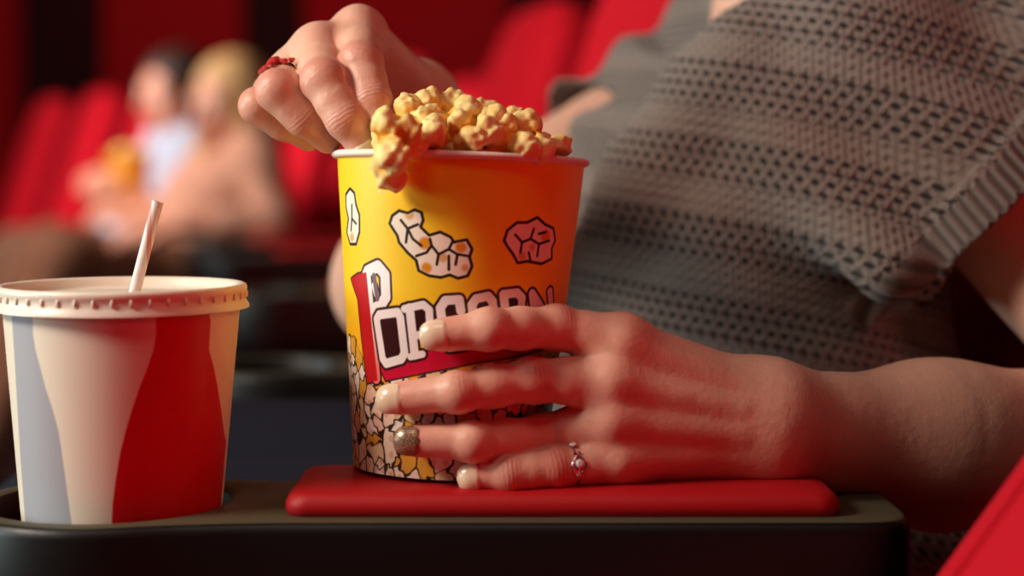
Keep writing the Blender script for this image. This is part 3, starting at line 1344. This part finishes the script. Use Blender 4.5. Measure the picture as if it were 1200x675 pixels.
def hair_node(g, R, c, long=.0, thick=.010):
    kids = [Ell(g(0, -.022, .032), (.078 + thick, .096 + thick, .088 + thick), R)]
    if long:
        for s in (-1, 0, 1):
            kids.append(Cap(g(s * .06, -.05, -.01), g(s * .075, -.045 + .02 * abs(s), -long), .042, .030))
        for s in (-1, 1):
            kids.append(Cap(g(s * .068, .012, .04), g(s * .086, .02, -long * .8), .020, .016))
    face = U(.01, [Ell(g(0, .075, -.022), (.062, .065, .082), R), Ell(g(0, .03, -.10), (.060, .075, .06), R)])
    return Sub(U(.02, kids), face, .01)


def hair_post(g):
    o = g(0, 0, 0)

    def post(d, p, n):
        q = p - o.astype(F32)
        return d + .0022 * np.sin(np.arctan2(q[:, 1], q[:, 0]) * 46 + q[:, 2] * 40)
    return post


M_eye = Mat('eye_white', (.8, .78, .74), .2, .5)
M_iris = Mat('eye_iris', (.06, .035, .02), .2, .5)


def add_eyes(eyes, f, parent, r=.0125):
    for e in eyes:
        b = MB()
        prof = [(max(.00001, r * math.sin(math.pi * i / 14)), -r * math.cos(math.pi * i / 14)) for i in range(15)]
        b.lathe(prof, 20, tuple(e))
        ob = b.build('eye', M_eye, parent)
        q = MB()
        ff = nz(f)
        q.tube([e + ff * r * .86, e + ff * r * 1.03], [.0058, .004], 18)
        q.build('iris', M_iris, ob)


def body_mesh(name, node, h, mat, marks=None, lip=None, slack=.004, kmax=.05):
    v, f, nr = sculpt(node, h, kmax=kmax, slack=slack)
    me = mesh_np(name, v, f)
    z = np.zeros(len(v))
    fl, fo, jo = marks(v) if marks else (z, z, z)
    if lip is not None:
        lp = (np.linalg.norm((v - lip) / np.array([1, 1, 1]), axis=1) < .017).astype(float) * .8
    else:
        lp = z
    fattr(me, 'flush', fl)
    fattr(me, 'fold', fo)
    fattr(me, 'joint', jo)
    fattr(me, 'lips', lp)
    return link(name, me, mat)


# ------------------------------------------------------------------ the woman in the grey sweater
def bk_pt(px, py, off):
    o = bk_i[:3, :3] @ np.array([0, 0, ZC]) + bk_i[:3, 3]
    s, t = bk_uv(px, py)
    th = s / RM
    r = BK_R0 + (BK_R1 - BK_R0) * t / BK_H + off
    q = np.array([r * math.sin(th), -r * math.cos(th), t])
    return mi_[:3, :3] @ q + mi_[:3, 3]


LH = Hand(
    fingers=[[P(729, 402, .836), bk_pt(632, 382, .0108), bk_pt(567, 384, .0096), bk_pt(520, 391, .0084)],
             [P(716, 447, .830), bk_pt(608, 443, .0108), bk_pt(536, 457, .0094), bk_pt(478, 465, .0082)],
             [P(716, 493, .830), bk_pt(618, 508, .0100), bk_pt(550, 515, .0090), bk_pt(494, 514, .0078)],
             [P(726, 537, .833), P(650, 549, .8215), P(597, 554.5, .8165), bk_pt(556, 555, .0078)]],
    radii=[(.0112, .0102, .0093, .0080), (.0114, .0102, .0091, .0081), (.0112, .0098, .0088, .0079), (.0108, .0094, .0082, .0072)],
    thumb=[P(785, 440, .880), P(705, 420, .925), P(645, 400, .948)], tr=(.0150, .0115, .0090),
    fan=[P(892, 468, .856), P(892, 486, .850), P(892, 510, .850), P(888, 531, .856)], fr=(.0150, .0160, .0165, .0150),
    back=(0.10, -.97, .12), extra=[Cap(P(712, 425, .862), P(712, 530, .862), .0125, .0125), Cap(P(712, 425, .862), P(800, 440, .866), .0125, .015)])

RH = Hand(
    fingers=[[P(420, 41, .905), P(423, 74, .862), P(436, 118, .850), P(447, 147, .846)],
             [P(373, 62, .892), P(379, 94, .850), P(405, 140, .844), P(425, 171, .846)],
             [P(343, 92, .895), P(325, 106, .856), P(356, 138, .858), P(384, 163, .866)],
             [P(326, 116, .905), P(302, 124, .875), P(332, 145, .880), P(362, 163, .888)]],
    radii=[(.0115, .0103, .0090, .0076), (.0115, .0103, .0090, .0078), (.0108, .0098, .0086, .0074), (.0098, .0085, .0074, .0064)],
    thumb=[P(452, 135, .945), P(440, 168, .912), P(440, 186, .880)], tr=(.0150, .0112, .0088),
    fan=[P(490, 112, .972), P(478, 122, .972), P(468, 136, .978), P(458, 150, .985)], fr=(.0150, .0155, .0155, .0150),
    back=(.05, -.62, .78))

sh_n, el_n = P(1012, 58, 1.06), P(1412, 512, .970)
wr_n, mid_n = P(912, 500, .858), P(1095, 521, .905)
sh_f, el_f = P(850, 84, 1.36), P(470, 332, 1.185)
wr_f = P(486, 134, .985)
LAT = nz([.09, -.31, 0])
FWD = np.array([LAT[1], -LAT[0], 0.0])
c0, c1, c2 = np.array([.185, 1.175, .53]), np.array([.152, 1.185, .66]), np.array([.176, 1.205, .775])
neck0, headc = P(922, -38, 1.19), np.array([.185, 1.17, 1.095])
hf = nz([-.95, -.28, -.12])
hnode, hg, hR, heyes, hlip = head_parts(headc, hf, (0.05, 0, 1))


def torso_node(g=0.0):
    kids = []
    for s, q1, q2, q3 in ((1, .040, .070, .100), (-1, .045, .065, .070)):
        kids += [Cap(c0 + s * LAT * .07, c1 + s * LAT * q1, .120 + g, .105 + g), Cap(c1 + s * LAT * q1, c2 + s * LAT * q2, .105 + g, .088 + g),
                 Cap(c2 + s * LAT * q2, (sh_n if s > 0 else sh_f) * .62 + np.array([.205, 1.205, .86]) * .38, .088 + g, .042 + g),
                 Ell(c2 + FWD * .060 + s * LAT * q3 - np.array([0, 0, .022]), np.array([1, 1, 1]) * (.057 + g))]
    kids.append(Cap(sh_f, sh_n, .047 + g, .047 + g))
    return U(.036, kids)


up_n, up_f = nz(el_n - sh_n), nz(el_f - sh_f)
arms = [U(.03, [Cap(sh_n, el_n, .047, .040), Cap(el_n, mid_n, .042, .0385, (0, 1, 0), .85), Cap(mid_n, wr_n, .0375, .0285, (0, 1, 0), .78)]),
        U(.03, [Cap(sh_f, el_f, .046, .042), Cap(el_f, wr_f, .042, .026)])]
body_node = U(.022, [torso_node(-.003), U(.02, [Cap(neck0 - np.array([0, 0, .04]), headc - hf * .02 - np.array([0, 0, .05]), .053, .050), hnode]),
                     arms[0], arms[1], LH.node, RH.node])


def woman_marks(v):
    a, b = LH.marks(v), RH.marks(v)
    n1 = a[1] > b[1]
    return np.maximum(a[0], b[0] * .6), np.maximum(a[1], b[1]), np.where(n1, a[2], b[2])


woman = body_mesh('person', body_node, .00135, M_skin, woman_marks, hlip, slack=.003)
tag(woman, 'woman in a grey knitted sweater holding the printed bucket and picking popcorn', 'person')
add_eyes(heyes, hf, woman)

# fingernails
M_nail = Mat('cream_nail_varnish', lin(238, 214, 182), .28, .5, coat=.5)
M_glit = Mat('bronze_glitter_varnish', lin(140, 104, 74), .35, .6, metal=.35, coat=.4)
M_glit.color(M_glit.mix(M_glit.noise(2600, 2).step(.5, .62), lin(112, 80, 60), lin(214, 186, 150)))
for i, (J, R) in enumerate(zip(LH.f, LH.r)):
    out = nz(J[3] - np.array([bk_m.translation.x, bk_m.translation.y, J[3][2]]))
    nail([np.array(x) for x in J], R, M_glit if i == 2 else M_nail, woman, (.0145, .0142, .0138, .0120)[i], n=out + np.array([-.12, -.1, .12]), tipx=.0030,
         label=('bronze glitter ring fingernail' if i == 2 else None))
for i, (J, R) in enumerate(zip(RH.f, RH.r)):
    if i < 2:
        nail([np.array(x) for x in J], R, M_nail, woman, .0125, n=dorsal(J) + np.array([.35, -.75, .1]), tipx=.0022)

# finger rings
M_silver = Mat('silver', (.75, .72, .68), .22, .5, metal=1.0)
M_gold = Mat('rose_gold', (.78, .52, .36), .22, .5, metal=1.0)
M_stone = Mat('red_stone', lin(196, 60, 58), .12, .7, coat=.6)
M_clear = Mat('clear_stone', (.8, .82, .82), .08, .8, coat=.6)


def band(c, ax, r, tube, flat=1.6):
    ax = nz(ax)
    ref = np.array([0, 0, 1.0]) if abs(ax[2]) < .9 else np.array([1.0, 0, 0])
    a = nz(np.cross(ax, ref))
    b = np.cross(ax, a)
    nu, nv = 14, 64
    v = []
    for j in range(nv):
        g = 2 * math.pi * j / nv
        rd = a * math.cos(g) + b * math.sin(g)
        for i in range(nu):
            q = 2 * math.pi * i / nu
            v.append(c + rd * (r + tube * math.cos(q)) + ax * tube * flat * math.sin(q))
    f = []
    for j in range(nv):
        for i in range(nu):
            f.append((j * nu + i, j * nu + (i + 1) % nu, ((j + 1) % nv) * nu + (i + 1) % nu, ((j + 1) % nv) * nu + i))
    return v, f


def gem(b, c, n, ax, r, h, seg=8):
    """Faceted stone with its table along n."""
    n = nz(n)
    a = nz(ax - n * (np.array(ax) @ n))
    d = np.cross(n, a)
    v = []
    for rr, z in ((r * .25, -h * .7), (r, 0), (r * .92, h * .25), (r * .55, h * .6)):
        for i in range(seg):
            g = 2 * math.pi * (i + .5) / seg
            v.append(c + a * rr * math.cos(g) + d * rr * math.sin(g) + n * z)
    f = [tuple(range(seg))[::-1], tuple(3 * seg + i for i in range(seg))]
    for j in range(3):
        for i in range(seg):
            f.append((j * seg + i, j * seg + (i + 1) % seg, (j + 1) * seg + (i + 1) % seg, (j + 1) * seg + i))
    b.add(v, f)


# silver twisted ring at the root of the little finger
J, R = LH.f[3], LH.r[3]
ax = nz(J[1] - J[0])
cc = J[0] + (J[1] - J[0]) * .74
dn = nz(np.array([-.05, -.96, .2]) - ax * (np.array([-.05, -.96, .2]) @ ax))
rb = MB()
v, f = band(cc, ax, .0096, .0008)
rb.add(v, f)
side = np.cross(ax, dn)
q = cc + dn * .0098
for s in (1, -1):
    pts = [q + ax * (.0036 * math.sin(t * 3.6) * s) + side * (-.0055 + .011 * t) + dn * (.0012 * math.cos((t - .5) * 3) - .0002) for t in np.linspace(0, 1, 14)]
    rb.tube(pts, .00075, 8)
ringo = rb.build('finger_ring', M_silver, woman)
ringo['label'] = 'silver twisted ring on the little finger'
gb = MB()
gem(gb, q + dn * .0016, dn, ax, .0022, .0016)
gem(gb, q + side * .0095 - dn * .003, side + dn * .3, ax, .0020, .0016)
gem(gb, q - side * .0048 + ax * .001, dn - side * .5, ax, .0013, .0012)
gb.build('stones', M_clear, ringo, smooth=False)
# rose gold ring with red stones on the raised ring finger
J, R = RH.f[2], RH.r[2]
ax = nz(J[1] - J[0])
cc = J[0] + (J[1] - J[0]) * .60
rb = MB()
v, f = band(cc, ax, .0112, .0013)
rb.add(v, f)
ringo = rb.build('finger_ring', M_gold, woman)
ringo['label'] = 'rose gold ring with a dark red stone cluster'
dn = np.array([-.35, -.25, .9])
dn = nz(dn - ax * (dn @ ax))
side = np.cross(ax, dn)
gb = MB()
for a, b_, r_ in ((0, 0, .0040), (.0052, .0012, .0026), (-.0052, .0012, .0026), (.0015, .0045, .0024), (.001, -.0045, .0024), (-.0085, -.0016, .0022), (.0085, -.0016, .0022)):
    gem(gb, cc + dn * (.0132 - abs(a) * .28) + side * a + ax * b_, dn + side * a * 50, ax, r_, r_ * .9)
gb.build('stones', M_stone, ringo, smooth=False)

# ---- sweater
hem_pt = P(1160, 232, 1.0)
hem_n = nz(P(1142 + 86, 243 + 51, 1.0) - hem_pt + np.array([0, -.004, 0]))
hem_f = P(700, 150, 1.30)
droop = np.array([0, -.008, -.004])
sl_end = sh_n + up_n * .21 + droop


def sleeve_n(g):
    return U(.02, [Cap(sh_n + np.array([0, 0, -.008]), sl_end, .062 + g, .064 + g), Cap(P(1050, -30, 1.10), P(1290, 120, 1.02), .050 + g, .055 + g)])


def sleeve_f(g):
    return Cap(sh_f + np.array([0, 0, -.004]), sh_f + up_f * .24, .058 + g, .053 + g)


th_ = .0035
drape = Cap(P(890, 110, 1.060), P(1040, 312, .985), .038, .016)
outer = U(.03, [torso_node(.009), Cut(sleeve_n(0), hem_pt, hem_n), Cut(sleeve_f(0), hem_f, up_f), drape])
rim_n = Cut(Cut(sleeve_n(.0035), hem_pt, hem_n), hem_pt - hem_n * .017, -hem_n)


def surf(node, px, py, d0=.95, d1=1.35):
    """Depth at which a sight line meets a field."""
    d = np.linspace(d0, d1, 400)
    e = node.ev(np.array([P(px, py, x) for x in d], F32))
    i = np.argmax(e < 0)
    return d[i] if e[i] < 0 else d1


ridge = []
rp = [(868, 52), (812, 140), (752, 235), (706, 325)]
rc = [P(x, y, surf(outer, x, y) + .010) for x, y in rp]
for i in range(3):
    ridge.append((rc[i], rc[i + 1], (.014, .020, .022, .020)[i], (.014, .020, .022, .020)[i + 1]))
outer = U(.030, [outer] + [Cap(a, b, r, q) for a, b, r, q in ridge])
outer = U(.002, [outer, rim_n])
th_n = hem_pt + hem_n * .004
drape_in = Cap(P(890, 110, 1.060), P(1040, 312, .985), .038 - th_, .016 - th_)
inner = U(.03, [torso_node(.009 - th_), Cut(sleeve_n(-th_), th_n, hem_n), Cut(sleeve_f(-th_), hem_f + up_f * .004, up_f), drape_in] + [Cap(a, b, r - th_, q - th_) for a, b, r, q in ridge])
neckcut = U(.01, [Cap(neck0 + np.array([.012, 0, -.02]), neck0 + np.array([0, 0, .2]), .051, .075), Cap(neck0, P(902, -4, 1.12), .045, .040)])
AX = np.array([.17, 1.2])


def sw_fold(p):
    x, y, z = p[:, 0], p[:, 1], p[:, 2]
    fold = .0030 * np.sin((x * .75 + z * .66) * 95 + 6 * y) * np.clip((z - .62) / .1, 0, 1) * np.clip((y - 1.0) / .1, .25, 1)
    farw = np.clip((y - 1.19) / .05, 0, 1)
    fold = fold * (1 - farw) + farw * .0062 * np.sin((x * .83 + z * .35) * 112)
    belly = .0028 * np.sin(z * 130 + x * 30) * np.clip((.72 - z) / .06, 0, 1)
    return fold + belly - .005


sw_node = Sub(Disp(outer, sw_fold, .02), U(0, [Disp(inner, sw_fold, .02), neckcut]), .001)


v, f, nr = sculpt(sw_node, .0019, None, kmax=.05, slack=.004)
me = mesh_np('sweater', v, f)
ang = np.arctan2(v[:, 1] - AX[1], -(v[:, 0] - AX[0]) + .02)
fattr(me, 'knit_u', ang * .165)
fattr(me, 'knit_v', v[:, 2] + .16 * v[:, 0] + .5 * np.maximum(0, v[:, 0] - .12) ** 2)
e = (hem_pt - v) @ hem_n
q = v - sh_n
al = q @ up_n
rad = np.linalg.norm(q - al[:, None] * up_n, axis=1)
fattr(me, 'rib', ((e < .0175) & (e > -.004) & (rad < .112) & (rad > .050) & (al > .05) & (v[:, 1] < 1.2)).astype(float))
b1 = nz(np.cross(up_n, [0, 1, 0]))
b2 = np.cross(up_n, b1)
fattr(me, 'rib_u', np.arctan2(q @ b1, q @ b2) * .068)
M_knit = Mat('grey_knit', lin(122, 109, 102), .92, .15, sheen=.25)
ku, kv, rb_, ru = M_knit.attr('knit_u'), M_knit.attr('knit_v'), M_knit.attr('rib'), M_knit.attr('rib_u')
p_ = .0068
row = kv / p_
fr_ = row.frac() - .5
us = (ku / p_ + (row.floor().mod(2.0)) * .5).frac() - .5
bandm = (kv / .047 + .18).frac()
holeband = bandm.step(.02, .08) * (bandm * -1.0 + 1.0).step(.30, .36)
hole = ((us * us) * 1.2 + (fr_ * fr_) * 1.5)
hole = hole.step(.17, .06) * holeband
kn = M_knit.noise(700, 3)
stitch = (ku / p_ * 12.566).sin() * .12 + (row * 6.283 + ((ku / p_ * 6.283).sin() * .9)).sin() * .22
hgt = (hole * -1.0) + stitch + kn * .35
ribh = (ru / .0066 * 6.283).sin() * .6 + (e_v := M_knit.noise(900, 2)) * .3
hgt = hgt * (rb_ * -1.0 + 1.0) + ribh * rb_
cY = M_knit.mix(kn, lin(108, 96, 89), lin(146, 131, 122))
cY = M_knit.mix(hole * (rb_ * -1.0 + 1.0) * .9, cY, lin(24, 20, 20))
cY = M_knit.mix((ru / .0066 * 6.283).sin().step(-.2, -.9) * rb_ * .6, cY, lin(40, 34, 33))
M_knit.color(cY)
M_knit.bump(hgt, .0030, .85)
sweater = link('sweater', me, M_knit, woman)

# ---- trousers, shoes, hair
M_navy = Mat('dark_navy_denim', lin(24, 25, 38), .85, .2)
M_navy.bump(M_navy.noise(1200, 2), .0004, .5)
M_shoe = Mat('black_leather', lin(22, 20, 20), .4, .4)
hipN, hipF = c0 + LAT * .085 - np.array([.02, 0, .01]), c0 - LAT * .085 - np.array([.02, 0, .01])
knN, knF = np.array([-.27, 1.06, .535]), np.array([-.28, 1.235, .555])
anN, anF = np.array([-.33, 1.05, .10]), np.array([-.34, 1.24, .10])
tr = U(.03, [Cap(c0 + LAT * .08, c0 - LAT * .08, .120, .120), Cap(hipN, knN, .088, .064), Cap(hipF, knF, .088, .064), Cap(knN, anN, .062, .050), Cap(knF, anF, .062, .050)])
v, f, nr = sculpt(tr, .006, kmax=.04, slack=.01)
link('trousers', mesh_np('trousers', v, f), M_navy, woman)


def shoe(an, fw, parent, mat, floor=0.0):
    toe = an + fw * .17
    n = U(.02, [Cap((an[0], an[1], floor + .045), (toe[0], toe[1], floor + .032), .042, .030, (0, 0, 1), .9), Cap((an[0], an[1], an[2]), (an[0], an[1], floor + .05), .046, .044)])
    n = Cut(n, (0, 0, floor + .002), (0, 0, -1))
    v, f, nr = sculpt(n, .006, kmax=.03, slack=.006)
    return link('shoe', mesh_np('shoe', v, f), mat, parent)


for an in (anN, anF):
    shoe(an, np.array([-.97, -.2, 0]), woman, M_shoe)
M_brown_hair = Mat('brown_hair', lin(84, 52, 34), .5, .4)
v, f, nr = sculpt(hair_node(hg, hR, headc, .20), .004, hair_post(hg), kmax=.04, slack=.01)
link('hair', mesh_np('hair', v, f), M_brown_hair, woman)
# ------------------------------------------------------------------ the couple in the row ahead
def simple_hand(w, d, back, k=1.0):
    """Slightly curled hand at wrist w, pointing along d."""
    d = nz(d)
    back = nz(np.array(back) - d * (np.array(back) @ d))
    s = np.cross(d, back)
    kids = [Cap(w, w + d * .075, .024, .034, back, .5)]
    for i, (o, L) in enumerate(((-.030, .070), (-.010, .080), (.010, .075), (.029, .058))):
        a = w + d * .088 + s * o
        m = a + d * L * .5 - back * .008
        kids.append(U(.004, [Cap(a, m, .0095, .009), Cap(m, m + d * L * .38 - back * .022, .009, .0075)]))
    t0 = w + d * .030 - s * .026
    kids.append(U(.004, [Cap(t0, t0 + d * .035 - s * .026, .013, .011), Cap(t0 + d * .035 - s * .026, t0 + d * .066 - s * .030 - back * .012, .011, .008)]))
    return U(.006, kids)


def figure(label, J, skin, shirt, trousers, hairm, hair_len, top_len=.62):
    lat = nz(J['sn'] - J['sf'])
    neck = (J['sn'] + J['sf']) / 2 + np.array([0, 0, .035])
    pel, che = J['pelvis'], J['chest']
    hn, g, R, ey, lp = head_parts(J['head'], J['hf'], (0, 0, 1))

    def torso(q):
        kids = []
        for s, sh in ((1, J['sn']), (-1, J['sf'])):
            m = (pel + che) / 2
            kids += [Cap(pel + lat * s * .07, m + lat * s * .06, .112 + q, .100 + q), Cap(m + lat * s * .06, che + lat * s * .075, .100 + q, .104 + q), Cap(che + lat * s * .075, sh * .7 + neck * .3, .10 + q, .060 + q)]
        kids.append(Cap(J['sn'], J['sf'], .054 + q, .054 + q))
        return U(.04, kids)
    arms = []
    for s in 'nf':
        sh, el, wr = J['s' + s], J['e' + s], J['w' + s]
        arms.append(U(.02, [Cap(sh, el, .048, .040), Cap(el, wr, .040, .027), simple_hand(wr, J['d' + s], J['b' + s])]))
    body = U(.02, [torso(-.004), U(.02, [Cap(neck, J['head'] - np.array([0, 0, .06]), .052, .050), hn])] + arms)
    p = body_mesh('person', body, .0052, skin, None, lp, slack=.012)
    add_eyes(ey, J['hf'], p)
    kids = [torso(.008)]
    for s in 'nf':
        sh, el, wr = J['s' + s], J['e' + s], J['w' + s]
        if top_len > 1:
            e2 = el + (wr - el) * (top_len - 1)
            kids.append(U(.02, [Cap(sh, el, .058, .050), Cap(el, e2, .050, .042)]))
        else:
            kids.append(Cap(sh, sh + (el - sh) * top_len, .060, .056))
    cut = Cap(neck + np.array([0, 0, .005]), J['head'], .062, .062)

    def post(d, x, n):
        return d + .004 * np.sin(x[:, 2] * 60 + x[:, 0] * 45 + x[:, 1] * 20)
    v, f, nr = sculpt(Sub(U(.03, kids), cut, .004), .008, post, kmax=.05, slack=.02)
    link('shirt', mesh_np('shirt', v, f), shirt, p)
    tk = [Cap(pel + lat * .07, pel - lat * .07, .124, .124)]
    for s in 'nf':
        q = 1 if s == 'n' else -1
        tk.append(Cap(pel + lat * .085 * q, J['k' + s], .092, .066))
        tk.append(Cap(J['k' + s], J['a' + s], .064, .050))
    v, f, nr = sculpt(U(.03, tk), .008, kmax=.05, slack=.015)
    link('trousers', mesh_np('trousers', v, f), trousers, p)
    for s in 'nf':
        shoe(J['a' + s], np.array([-.9, -.44, 0]), p, M_shoe)
    v, f, nr = sculpt(hair_node(g, R, J['head'], hair_len), .005, hair_post(g), kmax=.05, slack=.014)
    link('hair', mesh_np('hair', v, f), hairm, p)
    tag(p, label, 'person')
    return p


M_beige = Mat('beige_pink_wool', lin(190, 138, 114), .9, .2)
M_pale = Mat('pale_blue_cotton', lin(166, 172, 190), .85, .2)
M_tan = Mat('tan_cotton', lin(112, 72, 52), .9, .2)
M_brown = Mat('brown_cotton', lin(92, 62, 46), .9, .2)
M_blond = Mat('blond_hair', lin(206, 164, 108), .5, .4)
M_dark_hair = Mat('dark_hair', lin(48, 28, 20), .5, .4)
face = np.array([-.9, -.44, 0])
blond = figure('blurred blond woman in a beige top reclining beside the man in the row ahead', dict(
    pelvis=np.array([-.83, 4.24, .52]), chest=np.array([-.75, 4.30, .70]), head=P(268, 122, 4.28), hf=nz([-.62, -.8, -.02]),
    sn=P(300, 190, 4.13), sf=P(258, 182, 4.48), en=P(318, 262, 4.05), wn=P(212, 264, 3.98), dn=(-.9, -.2, -.05), bn=(0, -.5, .86),
    ef=P(215, 262, 4.5), wf=P(178, 246, 4.35), df=(-.9, -.2, 0), bf=(0, -.4, .9),
    kn=P(80, 306, 3.95), kf=P(62, 294, 4.15), an=np.array([-1.22, 3.9, .1]), af=np.array([-1.36, 4.12, .1])),
    M_skin_far, M_beige, M_tan, M_blond, .17, 1.55)
man = figure('blurred man with dark hair and a pale shirt left of the blond woman', dict(
    pelvis=np.array([-1.06, 4.80, .52]), chest=np.array([-1.00, 4.86, .73]), head=P(203, 108, 4.88), hf=nz([-.66, -.75, -.02]),
    sn=P(226, 178, 4.68), sf=P(196, 172, 5.05), en=P(196, 252, 4.62), wn=P(166, 236, 4.40), dn=(-.7, -.3, .35), bn=(.3, -.8, .3),
    ef=P(140, 250, 4.95), wf=P(132, 236, 4.62), df=(.1, -.8, .3), bf=(-.8, -.1, .4),
    kn=P(40, 306, 4.45), kf=P(20, 296, 4.7), an=np.array([-1.66, 4.42, .1]), af=np.array([-1.8, 4.68, .1])),
    M_skin_far, M_pale, M_brown, M_dark_hair, 0, .75)
# the man's tub of popcorn
tub = empty('popcorn_tub', tuple(P(152, 240, 4.42)))
b = MB()
b.lathe([(0, 0), (.043, 0), (.056, .13), (.058, .131), (.058, .134), (.054, .134), (.041, .004), (0, .004)], 40)
M_tub = Mat('orange_tub_card', lin(226, 150, 40), .5, .4)
b.build('tub_wall', M_tub, tub)
v, f = [], []
heap = [Ell((.036 * math.sqrt((i + .5) / 16) * math.cos(i * 2.4), .036 * math.sqrt((i + .5) / 16) * math.sin(i * 2.4), .132 + .008 * math.sin(i)), (.014, .014, .014)) for i in range(16)]
v, f, nr = sculpt(U(.003, heap), .004, kmax=.01, slack=.006)
M_heap = Mat('far_popcorn', lin(236, 206, 130), .7, .3)
hp = tag(link('popcorn_heap', mesh_np('popcorn_heap', v, f), M_heap), 'blurred popcorn filling the orange tub of the man in the pale shirt', 'popcorn', kind='stuff')
hp.location = tuple(P(152, 240, 4.42))
tag(tub, 'blurred orange popcorn tub held by the man in the pale shirt', 'popcorn tub')

# ------------------------------------------------------------------ the auditorium
def struct(name, lo, hi, mat, r=0.0):
    o = MB().rbox(lo, hi, r, 2).build(name, mat, smooth=False)
    o['kind'] = 'structure'
    return o


WX0, WX1, WY0, WY1, WH = -8.0, 4.0, -3.0, 10.2, 4.6
struct('floor', (WX0, WY0, -.2), (WX1, WY1, 0), M_floor)
struct('ceiling', (WX0, WY0, WH), (WX1, WY1, WH + .2), M_ceil)
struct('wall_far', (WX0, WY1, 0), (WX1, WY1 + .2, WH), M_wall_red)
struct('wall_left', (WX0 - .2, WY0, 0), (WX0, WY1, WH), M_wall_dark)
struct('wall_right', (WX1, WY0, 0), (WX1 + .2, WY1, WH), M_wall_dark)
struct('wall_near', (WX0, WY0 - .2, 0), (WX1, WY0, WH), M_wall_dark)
D = WY1 - .06
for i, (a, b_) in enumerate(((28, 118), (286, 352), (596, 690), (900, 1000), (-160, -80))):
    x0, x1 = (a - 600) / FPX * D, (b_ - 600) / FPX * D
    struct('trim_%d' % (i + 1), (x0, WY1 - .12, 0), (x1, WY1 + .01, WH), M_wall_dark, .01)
struct('baseboard_far', (WX0, WY1 - .05, 0), (WX1, WY1 + .01, .16), M_wall_dark)


# ------------------------------------------------------------------ light
def area(name, loc, tgt, size, power, color, size_y=None, spread=180):
    l = bpy.data.lights.new(name, 'AREA')
    l.energy = power
    l.color = color
    l.spread = math.radians(spread)
    l.shape = 'RECTANGLE'
    l.size = size
    l.size_y = size_y or size
    o = bpy.data.objects.new(name, l)
    C.objects.link(o)
    o.location = loc
    o.rotation_euler = (Vector(tgt) - Vector(loc)).to_track_quat('-Z', 'Y').to_euler()
    return o


area('key_lamp', (-1.02, .50, 1.42), (0, .9, .72), .32, 16, (1, .87, .74))
area('screen_glow', (-2.4, .78, 1.0), (0, 1.0, .70), 1.2, 30, (.74, .92, .92), .6)
area('red_fill', (1.7, -.7, 1.9), (.05, .85, .66), .5, 9.0, (1, .05, .06))  # added fill, stands in for red light reflected onto hand and bucket
area('house_lamp', (-.35, -.3, 2.9), (0, .9, .7), .6, 6, (1, .74, .62))
area('couple_fill', (-2.9, 3.2, 2.4), (-1.4, 5.3, .75), .8, 75, (1, .88, .82), spread=105)  # added fill for the couple and the seats left of them
area('row_fill', (-1.5, 1.9, 2.3), (.0, 2.5, .9), .6, 8, (1, .75, .66), spread=75)  # added fill to brighten the empty seats along the row
area('wall_fill', (-1.2, 7.2, 4.2), (-1.4, 10.2, 1.8), 3.0, 95, (1, .55, .5), .4)  # added wash that lifts the far wall, no fixture there
w = bpy.data.worlds.new('world')
bpy.context.scene.world = w
w.use_nodes = True
w.node_tree.nodes['Background'].inputs[0].default_value = (.02, .006, .006, 1)
w.node_tree.nodes['Background'].inputs[1].default_value = 1.0

sc = bpy.context.scene
sc.view_settings.view_transform = 'Standard'
sc.view_settings.look = 'None'
sc.view_settings.exposure = 0.0
sc.view_settings.gamma = 1.0
sc.view_settings.use_curve_mapping = False
sc.cycles.use_denoising = True
